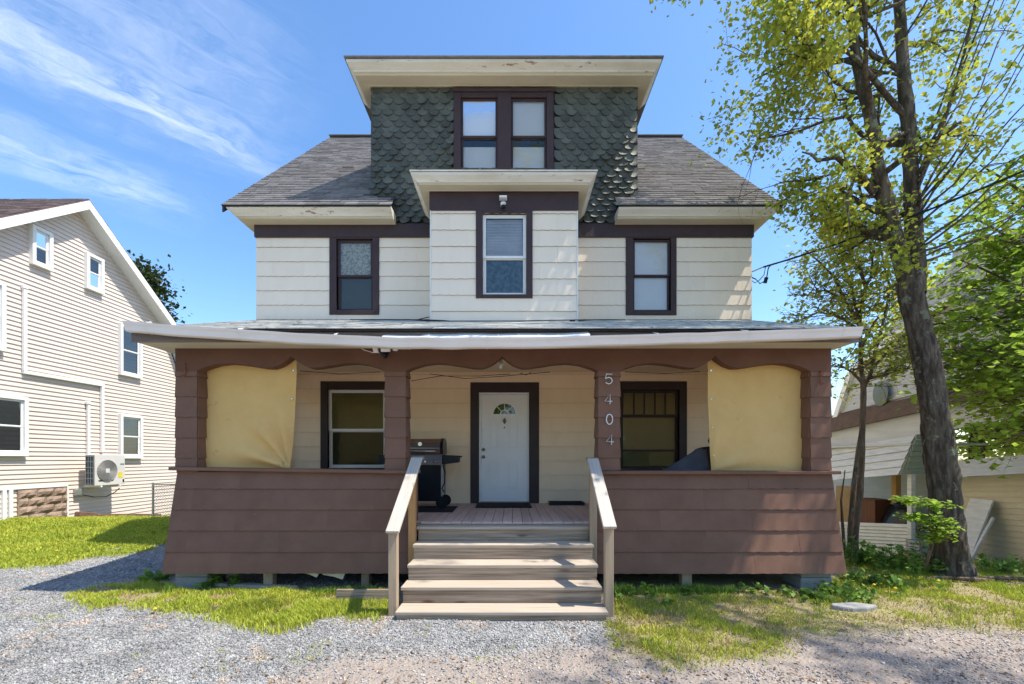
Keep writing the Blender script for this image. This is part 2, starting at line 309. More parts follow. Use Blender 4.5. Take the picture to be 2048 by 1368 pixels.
def zones(x, y):
    z = gh(x, y); px, py = proj(x, y, z)
    jx = (vn(x, y, 2.3, 1) - 0.5) * 46 + (vn(x, y, 7, 2) - 0.5) * 26; jy = (vn(x, y, 2.1, 3) - 0.5) * 22 + (vn(x, y, 8, 4) - 0.5) * 12
    a, b = px + jx, py + jy; front = y > 0.6
    lawn = inpoly(a, b, LAWN) & front
    lawn |= (y > 9.0) & (x < -4.9) | (y > 17.5) | ((x > 11.5) & (y > 4)) | (x < -14) | ((y > 9) & (x > 5))
    pl = inpoly(a, b, PATCHL) & front; pr = inpoly(a, b, PATCHR) & front
    dirt = np.where(front, inpoly(px + jx * 1.6, py + jy * 2.2, DIRT), x > -0.5)
    return px, py, lawn, pl, pr, dirt
def ax(dense, far):
    return np.unique(np.concatenate([dense, far, -far]))
gx = np.unique(np.concatenate([np.arange(-14, 12.01, 0.07), -14 - np.geomspace(0.4, 1500, 22), 12 + np.geomspace(0.4, 1500, 22)]))
gy = np.unique(np.concatenate([np.arange(1.5, 12, 0.07), np.arange(12, 20, 0.4), 20 + np.geomspace(0.5, 1500, 22), 1.5 - np.geomspace(0.3, 400, 16)]))
GX, GY = np.meshgrid(gx, gy); GZ = gh(GX, GY)
nx, ny = len(gx), len(gy); idx = np.arange(nx * ny).reshape(ny, nx)
fq = np.stack([idx[:-1, :-1], idx[:-1, 1:], idx[1:, 1:], idx[1:, :-1]], -1).reshape(-1, 4)
gm = bpy.data.materials.new('ground soil'); gm.use_nodes = True
n, l = gm.node_tree.nodes, gm.node_tree.links; gb = n['Principled BSDF']; gb.inputs['Roughness'].default_value = 0.95; gb.inputs['Specular IOR Level'].default_value = 0.1
def gnoise(sc, det=8, rough=0.65):
    tcn = n.new('ShaderNodeTexCoord'); t = n.new('ShaderNodeTexNoise'); t.inputs['Scale'].default_value = sc; t.inputs['Detail'].default_value = det
    t.inputs['Roughness'].default_value = rough; l.new(tcn.outputs['Object'], t.inputs['Vector']); return t.outputs['Fac']
def gramp(fac, p0, p1, a, b):
    r = n.new('ShaderNodeValToRGB'); r.color_ramp.elements[0].position = p0; r.color_ramp.elements[1].position = p1
    r.color_ramp.elements[0].color = (*a, 1); r.color_ramp.elements[1].color = (*b, 1); l.new(fac, r.inputs[0]); return r.outputs[0]
def gmix(f, a, b):
    x = n.new('ShaderNodeMix'); x.data_type = 'RGBA'; l.new(f, x.inputs[0]); l.new(a, x.inputs[6]); l.new(b, x.inputs[7]); return x.outputs[2]
at = n.new('ShaderNodeAttribute'); at.attribute_name = 'zone'; sep = n.new('ShaderNodeSeparateColor'); l.new(at.outputs['Color'], sep.inputs[0])
vor = n.new('ShaderNodeTexVoronoi'); vor.inputs['Scale'].default_value = 38; tcg = n.new('ShaderNodeTexCoord'); l.new(tcg.outputs['Object'], vor.inputs['Vector'])
grav = gramp(vor.outputs['Color'], 0.1, 0.9, (0.16, 0.158, 0.155), (0.42, 0.415, 0.41))
dirt = gmix(gramp(gnoise(9, 10, 0.75), 0.5, 0.62, (0, 0, 0), (1, 1, 1)), gramp(gnoise(2.2), 0.3, 0.7, (0.37, 0.31, 0.26), (0.27, 0.23, 0.20)), gramp(gnoise(60, 3), 0.3, 0.7, (0.33, 0.295, 0.27), (0.21, 0.19, 0.175)))
soil = gramp(gnoise(5), 0.3, 0.7, (0.24, 0.23, 0.065), (0.17, 0.175, 0.05))
soil2 = gramp(gnoise(7), 0.35, 0.65, (0.33, 0.265, 0.16), (0.23, 0.215, 0.09))
c = gmix(sep.outputs[0], grav, dirt); c = gmix(sep.outputs[1], c, soil); c = gmix(sep.outputs[2], c, soil2)
l.new(c, gb.inputs['Base Color']); bp = n.new('ShaderNodeBump'); bp.inputs['Strength'].default_value = 0.7; bp.inputs['Distance'].default_value = 0.02
ad = n.new('ShaderNodeMath'); ad.operation = 'ADD'; l.new(vor.outputs['Distance'], ad.inputs[0]); l.new(gnoise(30), ad.inputs[1]); l.new(ad.outputs[0], bp.inputs['Height']); l.new(bp.outputs[0], gb.inputs['Normal'])
gme = raw_mesh('ground', np.stack([GX, GY, GZ], -1).reshape(-1, 3), fq, gm, True)
_, _, zl, zpl, zpr, zd = zones(GX.ravel(), GY.ravel())
col = np.zeros((nx * ny, 4), np.float32); col[:, 0] = zd; col[:, 1] = zl; col[:, 2] = (zpl | zpr) & ~zl; col[:, 3] = 1
sm = col.reshape(ny, nx, 4).copy()
for _ in range(5):
    k3 = sm.copy(); sm[1:-1, 1:-1] = (k3[1:-1, 1:-1] * 2 + k3[:-2, 1:-1] + k3[2:, 1:-1] + k3[1:-1, :-2] + k3[1:-1, 2:]) / 6
atr = gme.attributes.new('zone', 'FLOAT_COLOR', 'POINT'); atr.data.foreach_set('color', sm.reshape(-1))
tag(link('ground', gme), kind='structure')

# ---------------------------------------------------------------- the brown and cream house
DW, DP, DB = 8.29, 5.88, 7.37
XL, XR = X(513, DW), X(1503, DW)
house = thing('house', (-0.15, DW, 0.0), 'two and a half storey cream and brown house with front porch and scalloped green dormer', 'house')
EXP = 0.275
LIPSHADE = M('painted lip shade', (0.27, 0.21, 0.155), (0.17, 0.13, 0.10), 6, spec=0.1, rough=0.9)  # lip undersides coloured dark, standing in for the shade below each course
LIPSHADEB = M('painted brown lip shade', (0.055, 0.033, 0.026), (0.035, 0.021, 0.018), 6, spec=0.1, rough=0.9)  # same painted shade under the lips of the brown siding
_sh = {}
def shingle_mesh(w, h, mat, t=0.019, wave=0.004, var=0):
    key = (round(w, 3), round(h, 3), mat.name, var)
    if key in _sh: return _sh[key]
    r = random.Random(hash((key[0], key[1], var)) & 0xffff); seg = max(2, int(w / 0.05)); ph = r.random() * 6; b = MB()
    bow = [r.uniform(-0.0015, 0.0015) for _ in range(seg + 1)]
    xs = [w * i / seg for i in range(seg + 1)]
    zb = [wave * math.sin(2 * math.pi * x / 0.155 + ph) + r.uniform(-0.0012, 0.0012) for x in xs]
    b.v = [(x, -t + bow[i], zb[i]) for i, x in enumerate(xs)] + [(x, -0.003, h + 0.012) for x in xs] + [(x, 0.0, zb[i]) for i, x in enumerate(xs)]
    m = seg + 1
    b.f = [(i, i + 1, m + i + 1, m + i) for i in range(seg)] + [(2 * m + i, 2 * m + i + 1, i + 1, i) for i in range(seg)] + [(0, m, 2 * m), (m - 1, 3 * m - 1, 2 * m - 1)]
    me = b.mesh('siding_shingle', mat); me.materials.append(LIPSHADEB if mat is BROWN else LIPSHADE)
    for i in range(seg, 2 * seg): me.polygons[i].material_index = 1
    _sh[key] = me; return me
def clad(parent, mat, x0f, x1f, z0, z1, yf, holes=(), e=EXP, pw=0.61, tilt=0.0, stag=0.0, jit=0.004, matf=None):
    """rows of siding pieces on a front wall; holes = (x0,x1,z0,z1)"""
    k = 0; z = z0
    while z < z1 - 0.02:
        za, zb = z, min(z + e, z1); x0, x1 = x0f(za), x1f(za)
        cuts = {x0, x1}; x = x0 + pw * (0.5 if k % 2 else 1.0) - stag
        while x < x1 - 0.08:
            if x > x0 + 0.08: cuts.add(x)
            x += pw
        for hh in holes:
            if hh[2] < zb - 0.01 and hh[3] > za + 0.01: cuts |= {c for c in hh[:2] if x0 < c < x1}
        cs = sorted(cuts)
        for a, b in zip(cs, cs[1:]):
            if b - a < 0.015: continue
            ca, cb = za, zb
            for hh in holes:
                if hh[0] <= (a + b) / 2 <= hh[1] and hh[2] < cb - 0.01 and hh[3] > ca + 0.01:
                    if hh[2] <= ca + 0.012 and hh[3] >= cb - 0.012: ca = cb
                    elif hh[2] > ca: cb = hh[2] - 0.012
                    else: ca = hh[3] + 0.014
            if cb - ca < 0.02: continue
            me = shingle_mesh(round(b - a - 0.0012, 3), round(cb - ca, 2), matf(za) if matf else mat, var=random.randrange(3))
            link('siding_shingle', me, parent, (a + 0.001, yf(ca) + random.uniform(-0.001, 0.001), ca + random.uniform(-jit, jit) * 0.4), (tilt + random.uniform(-0.004, 0.002), random.uniform(-0.0015, 0.0015), 0))
        z += e; k += 1
def wall_front(x0, x1, z0, z1, y, holes, thick=0.14):
    b = MB(); xs = sorted({x0, x1, *[c for h in holes for c in h[:2]]}); zs = sorted({z0, z1, *[c for h in holes for c in h[2:]]})
    for a, c in zip(xs, xs[1:]):
        for d, e in zip(zs, zs[1:]):
            if any(h[0] <= (a + c) / 2 <= h[1] and h[2] <= (d + e) / 2 <= h[3] for h in holes): continue
            b.add([(a, y, d), (c, y, d), (c, y, e), (a, y, e), (a, y + thick, d), (c, y + thick, d), (c, y + thick, e), (a, y + thick, e)], [(0, 1, 2, 3), (7, 6, 5, 4)])
    for h in holes:
        a, c, d, e = h; p = [(a, d), (c, d), (c, e), (a, e)]
        for i in range(4):
            q, r = p[i], p[(i + 1) % 4]; b.add([(q[0], y, q[1]), (r[0], y, r[1]), (r[0], y + thick, r[1]), (q[0], y + thick, q[1])], [(0, 1, 2, 3)])
    return b
def rect(px0, px1, py0, py1, d): return (X(px0, d), X(px1, d), Z(py1, d), Z(py0, d))
def frame(b, r, w, y0, y1):
    x0, x1, z0, z1 = r; wl_, wr_, wb_, wt_ = w if isinstance(w, tuple) else (w,) * 4
    b.box(x0, x0 + wl_, y0, y1, z0, z1); b.box(x1 - wr_, x1, y0, y1, z0, z1)
    b.box(x0 + wl_, x1 - wr_, y0 + 0.001, y1 - 0.001, z0, z0 + wb_); b.box(x0 + wl_, x1 - wr_, y0 + 0.001, y1 - 0.001, z1 - wt_, z1); return b
def window(parent, outer, inner, zs, y, cmat, smat, fills, T=None, gl=None, sw=0.045, proud=0.035, rec=0.02, name='window', lower_off=0.03, split=True):
    """casing (the part) with sashes, panes and blinds as sub-parts; outer and inner are x0,x1,z0,z1"""
    w = (inner[0] - outer[0], outer[1] - inner[1], inner[2] - outer[2], outer[3] - inner[3])
    cas = frame(MB(T), outer, w, y - proud, y + 0.10)
    o = cas.build(name, cmat, parent, bevel=0.004)
    halves = [((inner[0], inner[1], zs - sw * 0.4, inner[3]), y + rec, 'upper'), ((inner[0], inner[1], inner[2], zs + sw * 0.4), y + rec + lower_off, 'lower')] if split else [(inner, y + rec, 'upper')]
    for (r, yy, nm), fm in zip(halves, fills):
        r = (r[0] + 0.002, r[1] - 0.002, r[2] + 0.002, r[3] - 0.002)
        frame(MB(T), r, (sw, sw, sw if nm == 'lower' else sw * 0.8, sw), yy, yy + 0.028).build('sash', smat, o, bevel=0.003)
        pr = (r[0] + sw - 0.005, r[1] - sw + 0.005, r[2] + sw * 0.8 - 0.005, r[3] - sw + 0.005)
        MB(T).add([(pr[0], yy + 0.015, pr[2]), (pr[1], yy + 0.015, pr[2]), (pr[1], yy + 0.015, pr[3]), (pr[0], yy + 0.015, pr[3])], [(0, 1, 2, 3)]).build('pane', gl or GLASS, o)
        if fm is not None:
            m, f0, f1 = fm if isinstance(fm, tuple) else (fm, 0, 1)
            za, zb = r[2] + (r[3] - r[2]) * f0, r[2] + (r[3] - r[2]) * f1
            MB(T).box(r[0] + 0.01, r[1] - 0.01, yy + 0.05, yy + 0.054, za, zb).build('blind', m, o)
    return o
# openings in the main wall
wins = {
 'ul': (rect(660, 759, 470, 630, DW), rect(674, 746, 479, 621, DW), Z(551, DW)),
 'ur': (rect(1251, 1352, 470, 631, DW), rect(1266, 1341, 478, 622, DW), Z(550, DW)),
 'pl': (rect(642, 786, 763, 945, DW), rect(656, 772, 779, 936, DW), Z(860, DW)),
 'pr': (rect(1228, 1373, 763, 952, DW), rect(1242, 1358, 780, 938, DW), Z(831, DW)),
 'door': (rect(941, 1078, 765, 1008, DW), rect(958, 1058, 785, 1006, DW), 0)}
holes = [w[1] for w in wins.values()]
FZ = 0.88
main = wall_front(XL, XR, 0.1, 6.62, DW, holes)
DE = 16.9
main.box(XL, XL + 0.14, DW + 0.141, DE, 0.1, 6.62); main.box(XR - 0.14, XR, DW + 0.141, DE, 0.1, 6.62); main.box(XL + 0.141, XR - 0.141, DE - 0.14, DE, 0.1, 6.62)
RY, RZ = 12.6, 11.03           # ridge
for xa in (XL, XR - 0.14):
    main.prism([(DW - 0.03 + 0.1, 6.63), (DE - 0.1, 6.63), (RY, RZ - 0.28)], xa, xa + 0.14, 'x')
main.box(XL + 0.2, XR - 0.2, DW + 0.16, DE - 0.16, 3.5, 3.6); main.box(XL + 0.2, XR - 0.2, DW + 0.16, DE - 0.16, 6.3, 6.38); main.box(XL + 0.2, XR - 0.2, DW + 0.16, DE - 0.16, 0.7, 0.78)
wall = main.build('wall', CREAM, house)
FRZ0, FRZ1 = Z(476, DW), Z(451, DW)
clad(wall, CREAM, lambda z: XL, lambda z: XR, 4.10 - 0.275, FRZ0, lambda z: DW, [h for h in holes if h[3] > 4] + [(X(858, DB) - 0.1, X(1158, DB) + 0.1, 4.0, 7)])
clad(wall, PCREAM, lambda z: XL, lambda z: XR, FZ - 0.02, 3.40, lambda z: DW, [h for h in holes if h[3] < 4], stag=0.2)
MB().box(XL - 0.02, XR + 0.025, DW - 0.047, DW - 0.004, FRZ0, FRZ1 + 0.02).box(XL - 0.02, XL - 0.001, DW - 0.003, DW + 2.5, FRZ0, FRZ1 + 0.01).box(XR + 0.001, XR + 0.025, DW - 0.003, DW + 2.5, FRZ0, FRZ1 + 0.01).build('frieze_board', TRIM, house, bevel=0.004)
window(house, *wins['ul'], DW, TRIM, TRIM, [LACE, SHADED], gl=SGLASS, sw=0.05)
window(house, *wins['ur'], DW, TRIM, TRIM, [BLIND, BLIND], gl=GLASS, sw=0.04)
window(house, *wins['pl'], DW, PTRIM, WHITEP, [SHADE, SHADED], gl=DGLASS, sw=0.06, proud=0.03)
# right porch window: transom row of five lights over a tall sash
o_, i_, zs_ = wins['pr']
pw_ = window(house, o_, i_, zs_, DW, PTRIM, PTRIM, [SHADET, (SHADET, 0.30, 1)], gl=DGLASS, sw=0.05, proud=0.03)
zt = Z(783, DW); mun = MB()
for k in range(1, 5):
    xm = i_[0] + 0.05 + (i_[1] - i_[0] - 0.1) * k / 5; mun.box(xm - 0.013, xm + 0.013, DW + 0.012, DW + 0.03, zs_, i_[3] - 0.04)
mun.box(i_[0] + 0.05, i_[1] - 0.05, DW + 0.043, DW + 0.064, Z(903, DW), Z(899, DW)); mun.build('muntin', PTRIM, pw_)
MB().box(i_[0] + 0.01, i_[1] - 0.01, DW + 0.12, DW + 0.124, i_[2], Z(898, DW)).build('blind', SHADE, pw_)
# door
o_, i_, _ = wins['door']
cas = MB(); w = i_[0] - o_[0]
cas.box(o_[0], i_[0], DW - 0.03, DW + 0.1, o_[2], o_[3]).box(i_[1], o_[1], DW - 0.03, DW + 0.1, o_[2], o_[3]).box(i_[0], i_[1], DW - 0.029, DW + 0.099, i_[3], o_[3])
door = cas.build('door', PTRIM, house, bevel=0.004)
fr = MB().box(i_[0] + 0.001, i_[0] + 0.04, DW - 0.012, DW + 0.09, i_[2], i_[3] - 0.041).box(i_[1] - 0.03, i_[1] - 0.001, DW - 0.012, DW + 0.09, i_[2], i_[3] - 0.041).box(i_[0] + 0.001, i_[1] - 0.001, DW - 0.012, DW + 0.09, i_[3] - 0.04, i_[3] - 0.001)
fr.build('door_frame', WHITEM, door, bevel=0.003)
dx0, dx1, dz0, dz1 = i_[0] + 0.042, i_[1] - 0.032, FZ + 0.03, i_[3] - 0.043
yd = DW + 0.03
slab = MB(); cxd = (dx0 + dx1) / 2 + 0.005; fz = Z(826, DW); R0, R1 = 0.262, 0.215
slab.box(dx0, dx1, yd, yd + 0.04, dz0, fz - 0.03); N = 16
arc = [(cxd + R1 * math.cos(math.pi * k / N), fz - 0.028 + R1 * 0.98 * math.sin(math.pi * k / N)) for k in range(N + 1)]
top = [(dx1, fz - 0.03), (dx1, dz1), (dx0, dz1), (dx0, fz - 0.03)] + arc[::-1]
slab.prism(top, yd, yd + 0.04)
slab.build('door_slab', DOORW, door)
pan = MB()
for (pa, pb, pc, pdz) in ((978, 998, 838, 898), (1016, 1037, 838, 898), (978, 998, 922, 977), (1016, 1037, 922, 977)):
    r = rect(pa, pb, pc, pdz, DW); frame(pan, r, 0.022, yd - 0.010, yd - 0.001); pan.box(r[0] + 0.045, r[1] - 0.045, yd - 0.008, yd - 0.001, r[2] + 0.045, r[3] - 0.045)
pan.build('door_panel', DOORW, door, bevel=0.007, seg=2)
fan = MB()
ro = [(cxd + R0 * math.cos(math.pi * k / N), fz - 0.02 + R0 * math.sin(math.pi * k / N)) for k in range(N + 1)]; ri = [(cxd + R1 * math.cos(math.pi * k / N), fz - 0.02 + R1 * math.sin(math.pi * k / N)) for k in range(N + 1)]
fan.prism(ro + ri[::-1], yd - 0.014, yd - 0.001); fan.box(cxd - R0, cxd + R0, yd - 0.015, yd - 0.001, fz - 0.045, fz - 0.019)
for a in (45, 90, 135):
    fan.beam((cxd + 0.07 * math.cos(math.radians(a)), yd - 0.006, fz - 0.02 + 0.07 * math.sin(math.radians(a))), (cxd + R1 * math.cos(math.radians(a)), yd - 0.006, fz - 0.02 + R1 * math.sin(math.radians(a))), 0.012, 0.018, (0, 1, 0))
rs = [(cxd + 0.085 * math.cos(math.pi * k / 10), fz - 0.02 + 0.085 * math.sin(math.pi * k / 10)) for k in range(11)]; rt = [(cxd + 0.065 * math.cos(math.pi * k / 10), fz - 0.02 + 0.065 * math.sin(math.pi * k / 10)) for k in range(11)]
fan.prism(rs + rt[::-1], yd - 0.013, yd - 0.002); fan.build('fanlight_frame', DOORW, door)
MB().add([(a, yd + 0.02, b) for a, b in arc], [tuple(range(N + 1))]).build('pane', GLASS, door)
MB().box(dx0 + 0.1, dx1 - 0.1, yd + 0.06, yd + 0.065, fz - 0.2, dz1 - 0.05).build('dark_backing', DARK, door)
for py in (899, 914):
    c0 = P(967, py, yd); MB().tube([c0, c0 + Vector((0, -0.012, 0)), c0 + Vector((0, -0.02, 0)), c0 + Vector((0, -0.05, 0)), c0 + Vector((0, -0.075, 0)), c0 + Vector((0, -0.085, 0))], [0.032, 0.032, 0.014, 0.014, 0.028, 0.016] if py == 914 else [0.03, 0.03, 0.026, 0.024, 0.02, 0.004], 12).build('door_knob', BRASS, door, smooth=True)
c0 = P(1009, 842, yd)
kn = MB().tube([c0 + Vector((0, -0.004, 0.055)), c0 + Vector((0, -0.02, 0.03)), c0 + Vector((0, -0.022, 0.0)), c0 + Vector((0, -0.012, -0.03)), c0 + Vector((0, -0.006, -0.055))], [0.006, 0.022, 0.04, 0.026, 0.006], 10)
kn.build('door_knocker', BRASS, door, smooth=True)
c0 = P(1009, 855, yd); MB().tube([c0, c0 + Vector((0, -0.014, 0))], [0.018, 0.014], 10).build('peephole', BRASS, door)
MB().box(i_[0] + 0.02, i_[1] - 0.02, DW - 0.06, DW + 0.09, FZ + 0.002, FZ + 0.028).build('threshold', STEEL, door, bevel=0.006)
# ---- dormer
DX0, DX1 = X(742, DW), X(1275, DW); DZ0, DZ1 = 6.18, Z(176, DW)
dwin_o = rect(908, 1107, 185, 343, DW); dwl = rect(922, 995, 197, 341, DW); dwr = rect(1022, 1093, 197, 341, DW)
dm = wall_front(DX0, DX1, FRZ1 + 0.022, DZ1 + 0.10, DW - 0.005, [dwl, dwr], 0.12)
for xa in (DX0, DX1 - 0.12): dm.prism([(DW + 0.12, 6.6), (10.5, 8.8), (10.5, DZ1 + 0.10), (DW + 0.12, DZ1 + 0.10)], xa, xa + 0.12, 'x')
dormer = dm.build('dormer_wall', GREENB, house)
def scallop(var):
    r = random.Random(var + 90); b = MB(); w, h = 0.214, 0.205; rows = []
    curl = [0.006, 0.011, 0.018, 0.027, 0.038, 0.052][var % 6]; tw = r.uniform(-0.024, 0.024)
    n = 6
    for j in range(5):
        row = []
        for i in range(n + 1):
            x = -w / 2 + w * i / n; e = abs(2 * x / w); zb = 0.095 * (1 - math.sqrt(max(0, 1 - min(1, e) ** 2.2))); t = j / 4
            z = zb + (h - zb) * t; k = max(0, 1 - z / 0.125)
            row.append((x, -0.006 - 0.006 * k - curl * k ** 1.7 - tw * (x / w) * k * 2 - curl * 0.6 * (e * k) ** 2, z))
        rows.append(row)
    b.grid(rows); back = [(x, min(y + 0.009, 0.002), z) for x, y, z in rows[0]]; b.grid([back, rows[0]])
    b.grid([[(rows[j][0][0], rows[j][0][1] + 0.009, rows[j][0][2]), rows[j][0]] for j in range(5)]); b.grid([[(rows[j][n][0], rows[j][n][1] + 0.009, rows[j][n][2]), rows[j][n]] for j in range(5)])
    return b.mesh('scallop_shingle', GREEN)
scs = [scallop(v) for v in range(12)]
z = FRZ1 + 0.02; k = 0; ex = 0.108; pl_sc = []
while z < DZ1 - 0.02:
    x = DX0 + (0.11 if k % 2 else 0.002)
    while x < DX1 - 0.02:
        inw = z + 0.11 > dwin_o[2] and z < dwin_o[3] - 0.03; ok = not (dwin_o[0] - 0.02 < x < dwin_o[1] + 0.02 and inw) and not (-1.42 < x < 1.15 and z < 6.42)
        if z < 6.62 and not (X(775, 7.92) < x < X(1245, 7.92)): ok = False
        if ok:
            f = (vn(x, z, 1.1, 11) * 0.7 + (1 - (z - 6.1) / 2.7) * 0.55) * 6 + random.uniform(-1.8, 1.6)
            xa_, xb_ = max(x - 0.107, DX0 + 0.002), min(x + 0.107, DX1 - 0.002)
            if inw and x < dwin_o[0]: xb_ = min(xb_, dwin_o[0] + 0.01)
            if inw and x > dwin_o[1]: xa_ = max(xa_, dwin_o[1] - 0.01)
            full = xb_ - xa_ > 0.21
            pl_sc.append((int(max(0, min(5, f))) + 6 * random.randrange(2), ((xa_ + xb_) / 2 + (random.uniform(-0.006, 0.006) if full else 0), DW - 0.008 - 0.004 * (k % 2), z + random.uniform(-0.007, 0.007)), random.uniform(-0.05, 0.05), (xb_ - xa_) / 0.214))
        x += 0.218
    z += ex; k += 1
for i, (v, loc, ry, sc_) in enumerate(pl_sc[:298]):
    o = link('scallop_shingle', scs[v], dormer, loc, (0, ry, 0)); o.scale.x = sc_
jb = MB()
for v, loc, ry, sc_ in pl_sc[298:]:
    me = scs[v]; jb.add([(loc[0] + q.co.x * sc_ * math.cos(ry) + q.co.z * math.sin(ry), loc[1] + q.co.y, loc[2] + q.co.z * math.cos(ry) - q.co.x * sc_ * math.sin(ry)) for q in me.vertices], [tuple(p.vertices) for p in me.polygons])
jm = GREEN.copy(); jm.name = 'green scallop paint joined'
nd = jm.node_tree.nodes; hv_ = [q for q in nd if q.type == 'HUE_SAT'][0]; mr_ = [q for q in nd if q.type == 'MAP_RANGE'][0]; ge_ = nd.new('ShaderNodeNewGeometry'); jm.node_tree.links.new(ge_.outputs['Random Per Island'], mr_.inputs[0])
jb.build('scallop_shingles', jm, dormer, kind='stuff')
# the pair of dormer windows share one casing
cas = MB(); a = dwin_o
cas.box(a[0], dwl[0], DW - 0.045, DW + 0.1, a[2], a[3]).box(dwl[1], dwr[0], DW - 0.045, DW + 0.1, a[2], a[3]).box(dwr[1], a[1], DW - 0.045, DW + 0.1, a[2], a[3])
for q in (dwl, dwr): cas.box(q[0], q[1], DW - 0.044, DW + 0.099, q[3], a[3]).box(q[0], q[1], DW - 0.044, DW + 0.099, a[2], q[2] + 0.001)
cas.box(a[0] - 0.03, a[1] + 0.03, DW - 0.075, DW - 0.046, a[3] - 0.03, a[3] + 0.03)
dwn = cas.build('dormer_window', TRIM, house, bevel=0.004)
for q in (dwl, dwr):
    zs_ = Z(273, DW)
    for r, yy, hi in (((q[0], q[1], zs_ - 0.02, q[3]), DW + 0.0, 1), ((q[0], q[1], q[2], zs_ + 0.02), DW + 0.03, 0)):
        frame(MB(), (r[0] + 0.002, r[1] - 0.002, r[2] + 0.002, r[3] - 0.002), 0.038, yy, yy + 0.028).build('sash', TRIM, dwn, bevel=0.003)
        MB().add([(r[0] + 0.03, yy + 0.014, r[2] + 0.03), (r[1] - 0.03, yy + 0.014, r[2] + 0.03), (r[1] - 0.03, yy + 0.014, r[3] - 0.03), (r[0] + 0.03, yy + 0.014, r[3] - 0.03)], [(0, 1, 2, 3)]).build('pane', GLASS, dwn)
        bl = (r[2], r[3]) if hi else (r[2], r[3] - 0.16)
        MB().box(r[0] + 0.005, r[1] - 0.005, yy + 0.06, yy + 0.064, bl[0], bl[1]).build('blind', BLIND, dwn)
# ---- cornices: profile (out, z) swept round three sides
def sweep(x0, x1, yf, yb, prof, left=True, right=True, sx=1.0):
    rows = []; b = MB()
    for o, z in prof:
        r = []
        r += [(x0 - o * sx, yb, z), (x0 - o * sx, yf - o, z)] if left else [(x0, yf - o, z)]
        r += [(x1 + o * sx, yf - o, z), (x1 + o * sx, yb, z)] if right else [(x1, yf - o, z)]
        rows.append(r)
    b.grid(rows)
    if not left: b.add([r[0] for r in rows] + [(x0, yf + 0.05, prof[-1][1]), (x0, yf + 0.05, prof[0][1])], [tuple(range(len(rows) + 2))])
    if not right: b.add([r[-1] for r in rows] + [(x1, yf + 0.05, prof[-1][1]), (x1, yf + 0.05, prof[0][1])], [tuple(range(len(rows) + 2))])
    return b
def crown(x0, x1, yf, yb, zb, h, out, name, **k):
    lo = sweep(x0, x1, yf, yb, [(0.0, zb), (out * 0.10, zb - 0.012), (out * 0.13, zb - 0.004), (out * 0.60, zb - 0.004), (out * 0.62, zb + 0.012), (out * 0.66, zb + h * 0.16)], **k).build(name, CORN, house)
    sweep(x0, x1, yf, yb, [(out * 0.66, zb + h * 0.16), (out * 0.70, zb + h * 0.17), (out * 0.72, zb + h * 0.30), (out * 0.80, zb + h * 0.46), (out * 0.90, zb + h * 0.62), (out * 0.94, zb + h * 0.68), (out * 0.97, zb + h * 0.78), (out * 0.97, zb + h), (out * 0.2, zb + h + 0.01)], **k).build('crown_moulding', CORNW, lo)
    return lo
crown(DX0, DX1, DW - 0.012, DW + 0.5, DZ1 + 0.0, 0.15, 0.44, 'dormer_cornice', sx=0.72)
EL, ER = X(783, 7.95), X(1237, 7.95)
crown(XL, EL, DW - 0.01, DW + 0.5, FRZ1 + 0.005, 0.15, 0.38, 'eave_cornice', right=False, sx=0.9)
crown(ER, XR, DW - 0.01, DW + 0.5, FRZ1 + 0.005, 0.15, 0.38, 'eave_cornice', left=False, sx=0.9)
# ---- asphalt roof: felt sheets with tabs laid over them
def tabs(name, org, u, s, W_, L_, tw, ex, th, mat, parent, keep=None, lift=0.0, seed=1, strip=False):
    r = np.random.default_rng(seed); u = np.array(u, float); s = np.array(s, float); nrm = np.cross(u, s); nrm /= np.linalg.norm(nrm)
    if nrm[2] < 0: nrm = -nrm
    V = []; nrow = int(L_ / ex)
    for j in range(nrow):
        off = (j % 3) * tw / 3 + r.uniform(-0.02, 0.02); a = -off
        while a < W_:
            w = tw * r.choice([0.55, 0.8, 1.0, 1.25]); x0, x1 = max(a, 0), min(a + w - 0.004, W_)
            a += w
            if x1 - x0 < 0.03: continue
            if keep is not None and not keep((x0 + x1) / 2, (j + 0.5) * ex): continue
            t = th * r.uniform(0.5, 1.5) + lift * max(0, r.normal()) ; b0 = j * ex + r.uniform(-0.004, 0.004) - (0.03 if j == 0 else 0)
            for (p, q, h) in ((x0, b0, t), (x1, b0, t), (x1, b0 + ex * 1.25, 0.002), (x0, b0 + ex * 1.25, 0.002), (x0, b0, 0), (x1, b0, 0)):
                V.append(np.array(org) + u * p + s * q + nrm * h)
    nb = len(V) // 6; base = np.arange(nb)[:, None] * 6
    f4 = np.concatenate([base + np.array([[0, 1, 2, 3]]), base + np.array([[4, 5, 1, 0]])])
    return tag(link(name, raw_mesh(name, V, f4, mat), parent), kind='stuff')
ex0, ex1 = XL - 0.40, XR + 0.36
ey, ez = DW - 0.40, FRZ1 + 0.168
sl = (RZ - ez) / (RY - ey); nl = math.hypot(1, sl); sv = (0, 1 / nl, sl / nl); LR = (RY - ey) * nl
roof = MB()
